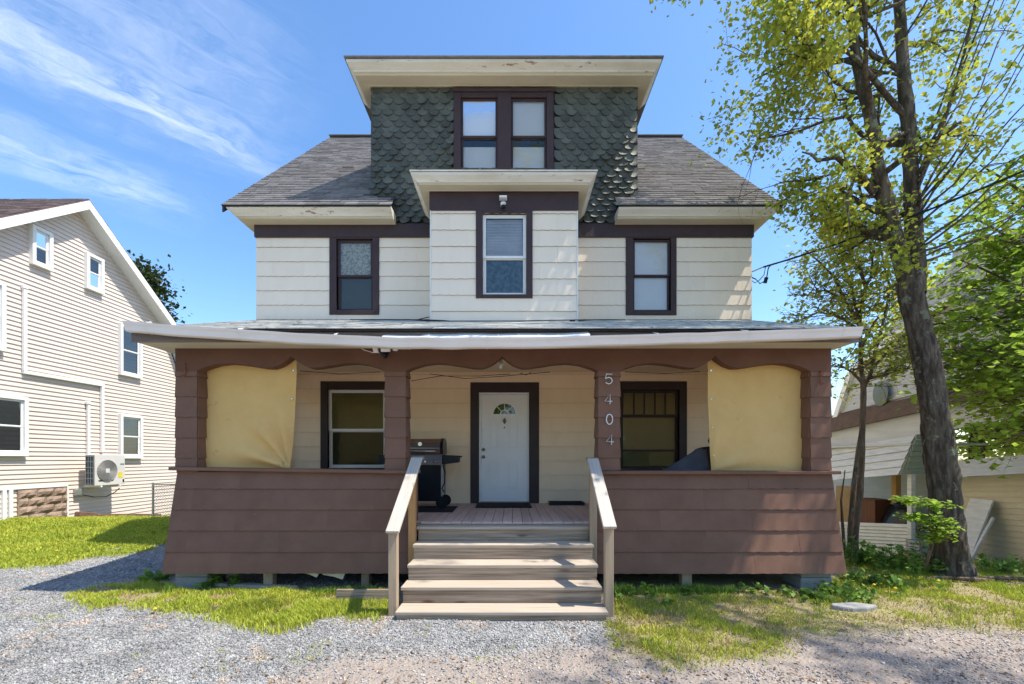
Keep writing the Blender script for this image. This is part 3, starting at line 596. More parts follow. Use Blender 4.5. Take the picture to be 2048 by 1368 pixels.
roof.add([(ex0, ey, ez), (DX0 + 0.001, ey, ez), (DX0 + 0.001, RY, RZ), (ex0, RY, RZ), (DX1, ey, ez), (ex1, ey, ez), (ex1, RY, RZ), (DX1, RY, RZ), (ex0, 2 * RY - ey, ez), (ex1, 2 * RY - ey, ez),
          (DX0, ey, ez), (EL, ey, ez), (EL, DW - 0.02, ez + (DW - 0.02 - ey) * sl), (DX0, DW - 0.02, ez + (DW - 0.02 - ey) * sl), (ER, ey, ez), (DX1, ey, ez), (DX1, DW - 0.02, ez + (DW - 0.02 - ey) * sl), (ER, DW - 0.02, ez + (DW - 0.02 - ey) * sl)],
         [(0, 1, 2, 3), (4, 5, 6, 7), (3, 6, 9, 8), (10, 11, 12, 13), (14, 15, 16, 17)])
roof.add([(DX0 + 0.002, 10.35, ez + (10.35 - ey) * sl), (DX1 - 0.002, 10.35, ez + (10.35 - ey) * sl), (DX1 - 0.002, RY, RZ), (DX0 + 0.002, RY, RZ)], [(0, 1, 2, 3)])
for xa in (ex0 + 0.012, ex1 - 0.042): roof.prism([(ey, ez - 0.02), (RY, RZ - 0.02), (2 * RY - ey, ez - 0.02), (2 * RY - ey, ez - 0.14), (RY, RZ - 0.16), (ey, ez - 0.14)], xa, xa + 0.03, 'x')
roof.box(ex0 + 0.001, EL - 0.001, ey + 0.002, ey + 0.12, ez - 0.03, ez - 0.002).box(ER + 0.001, ex1 - 0.001, ey + 0.002, ey + 0.12, ez - 0.03, ez - 0.002)
for xa, xb_ in ((ex0 + 0.044, XL - 0.3), (XR + 0.3, ex1 - 0.044)): roof.box(xa, xb_, ey + 0.121, DW + 0.5, ez - 0.03, ez - 0.002)
roof = roof.build('roof', ROOFB, house)
xd = DW - 0.02 - ey
tabs('roof_shingles', (ex0, ey, ez), (1, 0, 0), sv, ex1 - ex0, LR, 0.30, 0.135, 0.010, SLATE, roof,
     keep=lambda a, q: q / nl > 2.7 or (ex0 + a < DX0 - 0.02 or ex0 + a > DX1 + 0.02) or (q / nl < xd - 0.05 and (ex0 + a < EL or ex0 + a > ER)), lift=0.003)
MB().box(ex0, ex1, RY - 0.1, RY + 0.1, RZ, RZ + 0.02).build('ridge_cap', SLATE, roof)
dr = MB(); ztop = DZ1 + 0.163; yh = ey + (ztop + 0.03 - ez) / sl
dr.prism([(DW - 0.475, ztop), (DW - 0.475, ztop + 0.02), (yh + 0.02, ztop + 0.05), (yh + 0.02, ztop)], DX0 - 0.34, DX1 + 0.34, 'x')
dr.build('dormer_roof', SLATE, house)
# ---- bay
BX0, BX1 = X(861, DB), X(1155, DB); bw_o = rect(952, 1065, 421, 597, DB); bw_i = rect(965, 1053, 428, 590, DB)
bay = wall_front(BX0, BX1, 3.8, 6.3, DB, [bw_i], 0.12)
for xa in (BX0, BX1 - 0.12): bay.box(xa, xa + 0.12, DB + 0.121, DW - 0.006, 3.8, 6.3)
bayw = bay.build('bay_wall', CREAM, house)
BFZ0, BFZ1 = Z(422, DB), Z(385, DB)
clad(bayw, CREAM, lambda z: BX0 + 0.012, lambda z: BX1 - 0.012, 4.22 - 0.275, BFZ0, lambda z: DB, [bw_i], stag=0.3)
MB().box(BX0 - 0.006, BX0 + 0.011, DB - 0.02, DB + 0.03, 3.9, BFZ0).box(BX1 - 0.011, BX1 + 0.006, DB - 0.02, DB + 0.03, 3.9, BFZ0).build('corner_bead', WHITEM, bayw)
MB().box(BX0 - 0.015, BX1 + 0.015, DB - 0.03, DB - 0.004, BFZ0, BFZ1 + 0.01).box(BX0 - 0.015, BX0 - 0.001, DB - 0.003, DW - 0.04, BFZ0, BFZ1 + 0.01).box(BX1 + 0.001, BX1 + 0.015, DB - 0.003, DW - 0.04, BFZ0, BFZ1 + 0.01).build('frieze_board', TRIM, bayw, bevel=0.004)
bwn = window(house, bw_o, bw_i, Z(513, DB), DB, TRIM, WHITEP, [None, CURT], sw=0.055, gl=GLASS)
sl_ = MB(); z0_, z1_ = Z(509, DB), Z(434, DB)
for k in range(24):
    zc = z0_ + (z1_ - z0_) * (k + 0.5) / 24; sl_.obox(((bw_i[0] + bw_i[1]) / 2, DB + 0.085, zc), ((bw_i[1] - bw_i[0]) / 2 - 0.06, 0, 0), (0, 0.007, 0.0135), (0, 0.0010, -0.0006))
sl_.build('slat_blind', BLIND2, bwn)
crown(BX0, BX1, DB - 0.03, DW - 0.05, BFZ1, 0.13, 0.31, 'bay_cornice', sx=0.85)
MB().prism([(DB - 0.345, BFZ1 + 0.143), (DB - 0.345, BFZ1 + 0.158), (DW - 0.04, BFZ1 + 0.20), (DW - 0.04, BFZ1 + 0.143)], BX0 - 0.275, BX1 + 0.275, 'x').build('bay_roof', CORNW, house)
# ---------------------------------------------------------------- porch
PX0, PX1 = X(352, DP), X(1661, DP)
OX0, OX1 = -1.30, 1.09                         # opening for the steps
fl = MB().box(PX0 + 0.05, PX1 - 0.05, DP + 0.06, DW - 0.01, FZ - 0.20, FZ - 0.03).build('porch_floor', FASC, house)
bw = 0.137; xb = PX0 + 0.03; fb = {}
nb = int((PX1 - PX0 - 0.06) / bw)
for v in range(3): fb[v] = MB().box(0, bw - 0.007, 0, DW - 0.012 - (DP - 0.03), -0.028, 0).mesh('floor_board', FLOORM)
for i in range(nb):
    o = link('floor_board', fb[i % 3], fl, (PX0 + 0.03 + i * bw, DP - 0.03 + random.uniform(-0.008, 0.004) if OX0 < PX0 + i * bw < OX1 else DP + 0.02, FZ + random.uniform(-0.002, 0.001)))
    o.scale.y = 1 if OX0 < PX0 + i * bw < OX1 else 0.978
MB().box(OX0 + 0.02, OX1 - 0.02, DP - 0.005, DP + 0.055, FZ - 0.2, FZ - 0.031).build('floor_trim', FLOORM, fl)
SZ = Z(941, DP)                                # sill height
def side_y(z): return DP - 0.20 * (SZ - z) / (SZ - 0.236)
tilt = -math.atan(0.20 / (SZ - 0.236))
def kwall(xa, xb_, lf, rf, flare_l, flare_r, name='knee_wall'):
    b = MB(); zb, zt_ = 0.236, SZ - 0.03
    for (x0, x1) in ((xa, xb_),):
        yb = side_y(zb)
        b.add([(x0 - flare_l, yb + 0.012, zb), (x1 + flare_r, yb + 0.012, zb), (x1, DP + 0.012, zt_), (x0, DP + 0.012, zt_), (x0 - flare_l, DP + 0.14, zb), (x1 + flare_r, DP + 0.14, zb), (x1, DP + 0.14, zt_), (x0, DP + 0.14, zt_)],
              [(0, 1, 2, 3), (5, 4, 7, 6), (4, 0, 3, 7), (1, 5, 6, 2), (3, 2, 6, 7), (4, 5, 1, 0)])
    o = b.build(name, BROWN, house)
    fx = lambda z, s, f: s + f * (zt_ - z) / (zt_ - zb)
    clad(o, BROWN, lambda z: fx(z, xa, -flare_l), lambda z: fx(z, xb_, flare_r), zb - 0.01, zt_ - 0.0, lambda z: side_y(z) + 0.012, e=EXP * 0.995, pw=1.22, tilt=tilt, stag=0.35)
    return o
kl = kwall(PX0 + 0.02, OX0, 0, 0, 0.05, 0.0)
kr = kwall(OX1, PX1 - 0.02 + 0.03, 0, 0, 0.0, 0.05)
# side knee walls and rear returns
for xs, sg in ((PX0 + 0.02, -1), (PX1 + 0.01, 1)):
    b = MB(); zb, zt_ = 0.236, SZ - 0.03; t = 0.13 * -sg; fl_ = 0.05 * sg; pr_ = 0.004 * sg
    b.add([(xs + fl_ + pr_, side_y(zb) + 0.03, zb), (xs + fl_ + pr_, DW - 0.02, zb), (xs + pr_, DW - 0.02, zt_), (xs + pr_, DP + 0.03, zt_), (xs + t, DP + 0.145, zb), (xs + t, DW - 0.02, zb), (xs + t, DW - 0.02, zt_), (xs + t, DP + 0.145, zt_)],
          [(0, 1, 2, 3), (4, 7, 6, 5), (3, 2, 6, 7), (0, 4, 5, 1), (1, 5, 6, 2)])
    b.build('knee_wall', BROWN, house)
sil = lambda x0, x1, z0, z1, nm: MB().add([(x0, DP - 0.07, z0 - 0.045), (x1, DP - 0.07, z1 - 0.045), (x1, DP - 0.07, z1), (x0, DP - 0.07, z0), (x0, DP + 0.22, z0 - 0.045), (x1, DP + 0.22, z1 - 0.045), (x1, DP + 0.22, z1), (x0, DP + 0.22, z0)], [(0, 1, 2, 3), (5, 4, 7, 6), (4, 0, 3, 7), (1, 5, 6, 2), (3, 2, 6, 7), (4, 5, 1, 0)]).build(nm, BROWN, house, bevel=0.006)
sil(X(336, DP - 0.07), OX0 + 0.02, Z(934, DP - 0.07), Z(941, DP - 0.07), 'sill')
sil(X(1206, DP - 0.07), X(1683, DP - 0.07), Z(942, DP - 0.07), Z(942, DP - 0.07), 'sill')
for x0, x1 in ((PX0 - 0.08, PX0 + 0.2), (PX1 - 0.2, PX1 + 0.08)): MB().box(x0, x1, DP + 0.221, DW - 0.03, SZ - 0.03, SZ + 0.015).build('sill', BROWN, house, bevel=0.006)
# posts
AZ = Z(742, DP)
def post(xa, xb_, name='porch_post'):
    o = MB().box(xa + 0.004, xb_ - 0.004, DP + 0.002, DP + 0.20, SZ - 0.03, AZ + 0.2).build(name, BROWN, house)
    z = SZ - 0.005 - 0.10; ws = xb_ - xa
    while z < AZ - 0.01:
        h = min(EXP, AZ + 0.004 - z); zz0 = max(z, SZ + 0.004); h = z + h - zz0
        if h > 0.03:
            link('siding_shingle', shingle_mesh(round(ws, 3), round(h, 2), BROWN, wave=0.003, var=random.randrange(3)), o, (xa, DP + random.uniform(-0.002, 0), zz0 + random.uniform(-0.003, 0.003)))
            dpt = 0.2
            link('siding_shingle', shingle_mesh(dpt, round(h, 2), BROWN, wave=0.002, var=0), o, (xb_ + 0.001, DP, zz0), (0, 0, math.pi / 2))
            link('siding_shingle', shingle_mesh(dpt, round(h, 2), BROWN, wave=0.002, var=0), o, (xa - 0.001, DP + 0.2, zz0), (0, 0, -math.pi / 2))
        z += EXP
    return o
posts = [post(X(a, DP), X(b, DP)) for a, b in ((352, 395), (771, 812), (1196, 1239), (1620, 1661))]
for x0 in (PX0, PX1 - 0.28): MB().box(x0 + 0.01, x0 + 0.27, DW - 0.16, DW - 0.013, FZ, 3.36).build('pilaster', BROWN, house)
# beam with ogee arches
def arch_y(t):
    ks = [(0, 743), (0.03, 739), (0.10, 734), (0.2, 728.5), (0.32, 726), (0.45, 727.5), (0.6, 732), (0.72, 735.5), (0.8, 735.5), (0.87, 731), (0.93, 724), (0.97, 718), (1, 713)]
    return float(np.interp(t, [k[0] for k in ks], [k[1] for k in ks]))
prof = [(PX0, Z(743, DP))]
for a, b in ((395, 771), (812, 1196), (1239, 1620)):
    for k in range(49):
        t = k / 48; px = a + (b - a) * t; prof.append((X(px, DP), Z(arch_y(1 - abs(2 * t - 1)), DP)))
prof.append((PX1, Z(743, DP)))
bt = 3.365; rows = []
bb = MB(); fy, by = DP - 0.014, DP + 0.13
bb.grid([[(x, fy, bt) for x, z in prof], [(x, fy, z) for x, z in prof], [(x, by, z) for x, z in prof], [(x, by, bt) for x, z in prof]])
bb.add([(PX0, fy, bt), (PX0, by, bt), (PX0, by, prof[0][1]), (PX0, fy, prof[0][1])], [(0, 1, 2, 3)]); bb.add([(PX1, fy, bt), (PX1, by, bt), (PX1, by, prof[-1][1]), (PX1, fy, prof[-1][1])], [(0, 1, 2, 3)])
beam = bb.build('porch_beam', BEAMB, house)
for x0 in (PX0, PX1 - 0.14): MB().box(x0 + 0.003, x0 + 0.137, DP + 0.131, DW - 0.013, 3.0, bt).build('porch_beam', BEAMB, house)
MB().box(PX0 + 0.01, PX1 - 0.01, DP + 0.132, DW - 0.012, bt + 0.003, bt + 0.03).build('porch_ceiling', CEIL, house)
# old wires and a sagging board under the ceiling
wr = MB()
for (pts) in ([(822, 762), (880, 752), (960, 752), (1020, 748)], [(600, 742), (680, 748), (760, 744)], [(1040, 746), (1052, 750), (1062, 745)], [(1250, 744), (1330, 747), (1400, 743)], [(860, 748), (930, 757), (1000, 753), (1100, 744)]):
    wr.tube([P(a, b, 7.6) for a, b in pts], 0.006, 5)
wr.build('porch_wiring', BLACKP, house)
# roof
RX0, RX1, RYf, RZf = -4.80, X(1730, 5.42), 5.42, Z(658, 5.42)
psl = (4.36 - RZf) / (DW - RYf); pn = math.hypot(1, psl)
pr_ = MB().prism([(RYf, RZf - 0.03), (RYf, RZf), (DW - 0.012, RZf + (DW - 0.012 - RYf) * psl), (DW - 0.012, RZf + (DW - 0.012 - RYf) * psl - 0.03)], RX0, RX1, 'x').build('porch_roof', ROOFB, house)
tabs('roof_shingles', (RX0, RYf - 0.02, RZf + 0.002), (1, 0, 0), (0, 1 / pn, psl / pn), RX1 - RX0, (DW - RYf - 0.02) * pn, 0.31, 0.145, 0.007, PROOF, pr_, lift=0.003, seed=4, keep=lambda a, q: not (BX0 < RX0 + a < BX1 and q / pn > DB - RYf))
MB().box(RX0 + 0.04, RX1 - 0.05, RYf + 0.03, RYf + 0.055, 3.19, RZf - 0.033).build('fascia', FASC, pr_)
MB().box(RX0 + 0.02, PX0 - 0.002, DP - 0.03, DW - 0.013, 3.21, 3.24).box(PX1 + 0.002, RX1 - 0.02, DP - 0.03, DW - 0.013, 3.21, 3.24).box(RX0 + 0.02, RX1 - 0.02, RYf + 0.056, DP - 0.031, 3.21, 3.24).build('soffit', CORN, pr_)
for x0 in (RX0 + 0.006, RX1 - 0.034): MB().prism([(RYf + 0.056, RZf - 0.032), (DW - 0.013, RZf + (DW - RYf) * psl - 0.04), (DW - 0.013, RZf + (DW - RYf) * psl - 0.16), (RYf + 0.056, RZf - 0.15)], x0, x0 + 0.028, 'x').build('rake_board', FASC, pr_)
# side gable infill of the porch roof
for x0 in (PX0 + 0.02, PX1 - 0.05): MB().prism([(DP, 3.367), (DW - 0.014, 3.367), (DW - 0.014, RZf + (DW - RYf) * psl - 0.05), (DP, RZf + (DP - RYf) * psl - 0.05)], x0, x0 + 0.03, 'x').build('roof_end_panel', BEAMB, pr_)
# sagging gutter
DG = 5.40
gp = [(262, 657), (300, 660.5), (400, 668), (500, 675), (650, 683.5), (800, 690), (900, 690.5), (1000, 690), (1120, 688), (1240, 685), (1370, 681), (1480, 677.5), (1600, 673), (1712, 669)]
gpx = np.linspace(262, 1712, 60); gpy = np.interp(gpx, [a for a, _ in gp], [b for _, b in gp]) + (vn(gpx * 0.02, gpx * 0, 1, 6) - 0.5) * 1.6
sec = [(0.0, 0.058), (0.0, -0.052), (-0.065, -0.056), (-0.088, -0.045), (-0.095, -0.015), (-0.102, 0.015), (-0.118, 0.038), (-0.122, 0.060), (-0.112, 0.061), (-0.110, 0.045), (-0.085, -0.035), (-0.01, -0.042), (-0.008, 0.058)]
gut = MB(); gut.grid([[(X(a, DG), DG + sy, Z(b, DG) + sz) for a, b in zip(gpx, gpy)] for sy, sz in sec])
for e in (0, -1): gut.add([(X(gpx[e], DG), DG + sy, Z(gpy[e], DG) + sz) for sy, sz in sec[:8]], [tuple(range(8))])
gutter = gut.build('gutter', GUTT, pr_.parent)
def gz_(px): return float(np.interp(px, gpx, gpy))
for px in (308, 488, 676, 975, 1155, 1310, 1486, 1668):
    zc = Z(gz_(px), DG); x = X(px, DG); le = random.uniform(-0.02, 0.02)
    MB().tube([(x, DG - 0.116, zc + 0.062), (x + le, DG - 0.05, zc + 0.085), (x + 2 * le, RYf + 0.04, min(zc + 0.13, RZf + 0.02))], 0.008, 6).build('gutter_hanger', WHITEM, gutter)
for px in (305, 486, 674, 820, 975, 1240, 1372, 1490, 1675):
    zc = Z(gz_(px), DG); x = X(px, DG)
    MB().grid([[(x - 0.007, DG + sy - (0.004 if 1 < i else 0), zc + sz - (0.004 if i in (1, 2) else 0)), (x + 0.007, DG + sy - (0.004 if 1 < i else 0), zc + sz - (0.004 if i in (1, 2) else 0))] for i, (sy, sz) in enumerate(sec[:8])]).build('gutter_seam', GUTT, gutter)
# loose white drip edge lying over the gutter
de = []
for k in range(30):
    px = 768 + (1178 - 768) * k / 29; zc = Z(gz_(px), DG) + 0.066 + 0.005 * math.sin(k * 0.7); hh = 0.05 if k > 5 else 0.03
    de.append([(X(px, DG), DG - 0.09, zc - 0.01), (X(px, DG), DG - 0.085, zc + 0.012), (X(px, DG), DG - 0.02, zc + 0.5 * hh + 0.02), (X(px, DG), DG + 0.05, zc + hh + 0.04)])
MB().grid(de).build('drip_edge', WHITEM, gutter)
# cables along the foot of the upper wall
cb = MB()
for pts in ([(700, 651), (760, 649), (800, 643), (835, 640), (858, 634)], [(745, 650), (790, 641), (830, 640), (862, 640), (900, 642)], [(760, 651), (820, 645), (862, 643), (940, 646), (1040, 647), (1150, 640), (1250, 652)], [(1140, 642), (1190, 640), (1240, 648)]):
    cb.tube([Vector((X(a, dd), dd, max(Z(b, dd), RZf + (dd - RYf) * psl + 0.03))) for a, b in pts for dd in [(7.25 if 855 < a < 1160 else 7.9)]], 0.009, 5)
cb.build('cable', BLACKP, pr_)
# cedar piers and blocks under the porch
def pier(px0, px1, d, mat, h=0.25):
    return MB().box(X(px0, d), X(px1, d), d, d + (X(px1, d) - X(px0, d)) * 0.9, -0.03, h).build('pier', mat, house, bevel=0.006)
pier(526, 545, 5.84, WOODZ, 0.5); pier(722, 738, 5.84, WOODZ, 0.5); pier(1364, 1384, 5.76, WOODZ, 0.5)
for z0 in (-0.05, 0.145):
    MB().box(X(1602, 5.80), X(1664, 5.80), 5.80, 6.2, z0, z0 + 0.19).build('block_pier', BLOCK, house, bevel=0.008)
    MB().box(X(350, 5.82), X(415, 5.82), 5.82, 6.2, z0, z0 + 0.19).build('block_pier', BLOCK, house, bevel=0.008)
for px in (900, 1120): MB().box(X(px, 6.1), X(px, 6.1) + 0.12, 6.1, 6.22, -0.03, 0.68).build('pier', WOODZ, house)
# foundation wall behind the crawl space
MB().box(XL + 0.05, XR - 0.05, DW - 0.05, DW - 0.012, -0.3, FZ - 0.21).build('foundation', BLOCK, house)
for (a, b_, py) in ((598, 640, 1156), (640, 692, 1160), (905, 935, 0)):
    if py == 0: continue
    y0 = side_y(0.25) + 0.01
    MB().add([(X(a, y0), y0, Z(1143, y0)), (X(b_, y0), y0, Z(1143, y0)), (X(b_ - 8, y0), y0 + 0.02, Z(py, y0)), (X((a + b_) / 2, y0), y0 + 0.015, Z(py - 6, y0)), (X(a + 4, y0), y0 + 0.03, Z(py - 9, y0))], [(0, 1, 2, 3, 4)]).build('torn_underlay', CORN, kl)
# house number on the post
def stroke(name, lines, px, py, s, parent):
    b = MB(); y = DP - 0.026
    for pts in lines: b.tube([(X(px, y) + a * s, y, Z(py, y) + c * s) for a, c in pts], 0.0085, 6)
    return b.build(name, WHITEM, parent, smooth=True)
cir = lambda rx, rz, n=20: [(rx * math.cos(2 * math.pi * k / n), rz * math.sin(2 * math.pi * k / n)) for k in range(n + 1)]
five = [[(0.36, 0.5), (-0.22, 0.5), (-0.30, 0.06)], [(-0.30, 0.06)] + [(0.02 + 0.34 * math.cos(a), -0.16 + 0.32 * math.sin(a)) for a in np.linspace(2.5, -2.6, 16)]]
four = [[(0.16, -0.5), (0.16, 0.5), (-0.38, -0.2), (0.38, -0.2)]]
zero = [cir(0.31, 0.5)]
for g, py, ox in ((five, 758, 0), (four, 798.5, 0), (zero, 838.5, 2), (four, 879.5, 3)): stroke('house_number', g, 1217 + ox, py, 0.135, posts[2])
for px, py, o in ((370, 740, posts[0]), (1641, 756, posts[3])):
    c0 = P(px, py, DP - 0.03); MB().tube([c0 + Vector((0, 0.02, 0.09)), c0 + Vector((0, -0.01, 0.08)), c0, c0 + Vector((0.0, -0.005, -0.08)), c0 + Vector((0, -0.035, -0.10)), c0 + Vector((0, -0.045, -0.07))], 0.009, 6).build('iron_hook', RUST, o)

# ---------------------------------------------------------------- wooden steps
st = thing('wooden_steps', (-0.11, 5.2, 0), 'weathered timber steps with sloping handrails leading up to the porch', 'steps')
SX0, SX1 = -1.247, 1.018
for k in range(5):
    d = 4.615 + 0.271 * k; zb = 0.062 + 0.184 * k; j = random.uniform(-0.008, 0.008)
    MB().box(SX0 + j, SX1 + j, d, d + 0.300, zb, zb + 0.038).build('tread', WOODT, st, bevel=0.006, seg=2)
    lo = 0.0 if k == 0 else zb - 0.184 + 0.0385
    MB().box(SX0 + 0.015, SX1 - 0.012, d + 0.022, d + 0.058, lo - (0.02 if k == 0 else 0), zb - 0.0005).build('riser', WOODX, st, bevel=0.003)
MB().box(SX0 + 0.015, SX1 - 0.012, 4.615 + 0.271 * 4 + 0.14, DP - 0.036, 0.7, 0.79).build('ledger', WOODX, st)
for x0 in (SX0 + 0.02, SX1 - 0.058):
    MB().prism([(4.68, -0.02), (5.84, -0.02), (5.84, 0.79), (5.76, 0.79)] + [q for k in range(4, 0, -1) for q in ((4.615 + 0.271 * k + 0.06, 0.060 + 0.184 * k), (4.615 + 0.271 * k + 0.06, 0.060 + 0.184 * (k - 1)))] + [(4.68, 0.06)], x0, x0 + 0.036, 'x').build('stringer', WOODX, st)
for (xlo, xup, fx, fz_, ux, uz, wm) in ((-1.355, -1.338, X(784.5, 4.70), Z(1064, 4.70), X(836, 5.80), Z(909, 5.80), WOODO), (1.022, 1.006, X(1220, 4.70), Z(1055, 4.70), X(1184, 5.80), Z(912, 5.80), WOODZ)):
    sl_ = (uz - fz_) / (5.80 - 4.70)
    rail_z = lambda y: fz_ + sl_ * (y - 4.70) - 0.028
    MB().prism([(4.76, -0.04), (4.855, -0.04), (4.855, rail_z(4.855)), (4.76, rail_z(4.76))], xlo, xlo + 0.092, 'x').build('post', WOODZ, st, bevel=0.004)
    MB().prism([(5.60, 0.20), (5.69, 0.20), (5.69, rail_z(5.69)), (5.60, rail_z(5.60))], xup, xup + 0.09, 'x').build('post', wm, st, bevel=0.004)
    MB().beam((fx, 4.70, fz_ - 0.005), (ux, 5.74, fz_ + sl_ * 1.04 - 0.005), 0.145, 0.038).build('handrail', WOODY, st, bevel=0.005)
    MB().beam((ux, 5.742, fz_ + sl_ * 1.04 - 0.003), (ux, 5.87, fz_ + sl_ * 1.04 + 0.004), 0.14, 0.04).build('handrail_end', WOODX, st, bevel=0.005)

# ---------------------------------------------------------------- things on and about the porch
def tarp(name, x_in, free, top, bot, corner, label, lift):
    """cloth from the post edge x_in to a free edge (px at rows), hung behind the beam"""
    d0 = DP + 0.16; rows = []; nr, nc = 44, 44
    for j in range(nr + 1):
        v = j / nr; py = top + (bot - top) * v; fx = float(np.interp(py, [q[1] for q in free], [q[0] for q in free])); row = []
        for i in range(nc + 1):
            u = i / nc; px = x_in + (fx - x_in) * u
            du, dv = (1 - u), (1 - v); r_ = math.hypot(du, dv) + 1e-3; th = math.atan2(dv, du)
            wv = 0.050 * math.sin(th * 12 + 0.6 + 1.5 * r_) * math.exp(-((r_ - 0.28) / 0.30) ** 2) * lift + 0.018 * math.sin(th * 7 + 2 + r_) * math.exp(-r_ * 1.3)
            wv += 0.012 * math.sin(3.1 * u + 4 * v) + 0.006 * math.sin(13 * v + 3 * u) * u
            row.append((X(px, d0), d0 + wv - 0.05 * (u * v) ** 3 * lift, Z(py + 3 * math.sin(u * 3.1) * (1 - v), d0)))
        rows.append(row)
    b = MB().grid(rows); t = thing(name, (X((x_in + free[0][0]) / 2, d0), d0, Z(bot, d0)), label, 'tarp', 'shade cloths hung in the porch')
    b.build('cloth', TARP, t, smooth=True)
    for py in np.linspace(735, 905, 4):
        fx = float(np.interp(py, [q[1] for q in free], [q[0] for q in free])); s = 1 if x_in > free[0][0] else -1
        c0 = P(fx + s * 7, py + 6, d0 - 0.018); MB().tube([c0, c0 + Vector((0, 0.012, 0))], 0.012, 8).build('grommet', CHROME, t)
    return t
tarp('shade_tarp', 388, [(589, 700), (593, 712), (594, 745), (590, 800), (586, 860), (581, 937)], 700, 938, None, 'tan shade cloth with creased lower corner at the left end of the porch', 1.0)
tarp('shade_tarp', 1626, [(1418, 700), (1415, 722), (1416, 800), (1419, 870), (1423, 943)], 700, 943, None, 'smooth tan shade cloth at the right end of the porch', 0.25)
# gas grill
gy = 7.45; gr = thing('gas_grill', (X(836, gy), gy + 0.2, FZ), 'stainless and black gas grill on wheels beside the front door', 'grill')
gx0, gx1 = X(790, gy), X(886, gy)
lidp = [(gy + 0.02, 0), (gy - 0.01, 0.10), (gy + 0.03, 0.20), (gy + 0.13, 0.265), (gy + 0.30, 0.27), (gy + 0.42, 0.20), (gy + 0.45, 0)]
lz = Z(908, gy)
MB().prism([(a, lz + c) for a, c in lidp], gx0 + 0.02, gx1 - 0.05, 'x').build('lid', STEEL, gr, bevel=0.006)
for a, b_ in ((gx0 - 0.01, gx0 + 0.019), (gx1 - 0.049, gx1 - 0.002)): MB().prism([(p - 0.012 if p < gy + .2 else p + .012, lz + c * 1.03) for p, c in lidp], a, b_, 'x').build('lid_end', BLACKM, gr, bevel=0.004)
MB().tube([(gx0 + 0.1, gy - 0.02, lz + 0.05), (gx0 + 0.1, gy - 0.07, lz + 0.05), (gx1 - 0.12, gy - 0.07, lz + 0.05), (gx1 - 0.12, gy - 0.02, lz + 0.05)], 0.013, 8).build('lid_handle', CHROME, gr, smooth=True)
c0 = Vector(((gx0 + gx1) / 2 + 0.02, gy + 0.0, lz + 0.17)); MB().tube([c0, c0 + Vector((0, -0.02, 0))], 0.035, 14).build('thermometer', CHROME, gr)
MB().prism([(gy - 0.02, Z(929, gy)), (gy + 0.44, Z(929, gy)), (gy + 0.44, lz - 0.004), (gy + 0.04, lz - 0.004)], gx0, gx1 - 0.02, 'x').build('control_panel', STEEL, gr, bevel=0.004)
for px in (815, 833, 851, 869):
    c0 = P(px, 923, gy - 0.012); MB().tube([c0, c0 + Vector((0, -0.03, 0))], [0.026, 0.02], 12).build('knob', CHROME, gr)
for a, b_ in ((gx1 - 0.018, X(916, gy)), (gx0 - 0.3, gx0 - 0.002)):
    MB().prism([(a, Z(910, gy)), (b_, Z(911, gy)), (b_ - 0.02, Z(925, gy)), (a, Z(929, gy))], gy + 0.03, gy + 0.42, 'y').build('side_shelf', BLACKP, gr, bevel=0.01, seg=2)
MB().tube([(X(916, gy) + 0.02, gy + 0.05, Z(913, gy)), (X(916, gy) + 0.02, gy + 0.40, Z(913, gy))], 0.014, 8).build('towel_bar', BLACKP, gr)
MB().box(gx0 + 0.03, gx1 - 0.04, gy + 0.03, gy + 0.055, FZ + 0.14, Z(930, gy)).build('cart_panel', BLACKM, gr, bevel=0.004)
for x, y in ((gx0 + 0.02, gy + 0.06), (gx1 - 0.03, gy + 0.06), (gx0 + 0.02, gy + 0.40), (gx1 - 0.03, gy + 0.40)):
    MB().box(x - 0.016, x + 0.016, y - 0.016, y + 0.016, FZ + (0.0 if x < gx0 + 0.1 else 0.09), Z(928, gy)).build('leg', GALV if x > gx0 + 0.1 else BLACKM, gr)
MB().box(gx0 + 0.02, gx1 - 0.03, gy + 0.05, gy + 0.42, FZ + 0.115, FZ + 0.138).build('base_shelf', BLACKM, gr)
for y in (gy + 0.0, gy + 0.40):
    c0 = Vector((gx1 - 0.02, y, FZ + 0.10)); wh = MB().tube([c0 + Vector((0, -0.03, 0)), c0 + Vector((0, -0.025, 0)), c0 + Vector((0, 0.025, 0)), c0 + Vector((0, 0.03, 0))], [0.085, 0.10, 0.10, 0.085], 20).build('wheel', RUBBER, gr)
    MB().tube([c0 + Vector((0, -0.034, 0)), c0 + Vector((0, 0.034, 0))], 0.045, 12).build('hub', BLACKM, wh)
MB().tube([P(886, 930, gy + 0.05), P(890, 945, gy + 0.03), P(889, 965, gy + 0.03), P(884, 977, gy + 0.03), P(888, 984, gy + 0.05)], 0.013, 8).build('gas_hose', BLACKP, gr, smooth=True)
def mat_thing(name, px0, px1, py0, py1, label, cat, mat, th, skew=0.0):
    da, db = F * (CZ - FZ) / (py1 - HY), F * (CZ - FZ) / (py0 - HY)
    xa, xb_ = X(px0, da), X(px1, da)
    o = MB().prism([(xa, da), (xb_, da), (xb_ - 0.02, min(db, DW - 0.07)), (xa - 0.02, min(db, DW - 0.07))], FZ + 0.001, FZ + th, 'z').build(name, mat, bevel=0.004)
    return tag(o, label, cat)
mat_thing('grill_mat', 778, 905, 1013, 1025, 'flat dark mat on the boards under the grill', 'mat', RUBBER, 0.008)
mat_thing('doormat', 951, 1064, 1007.5, 1016, 'black rubber doormat in front of the white door', 'mat', RUBBER, 0.022)
bt_ = thing('boot_tray', (X(1134, 7.9), 7.95, FZ), 'low black tray lying on the porch right of the door', 'tray')
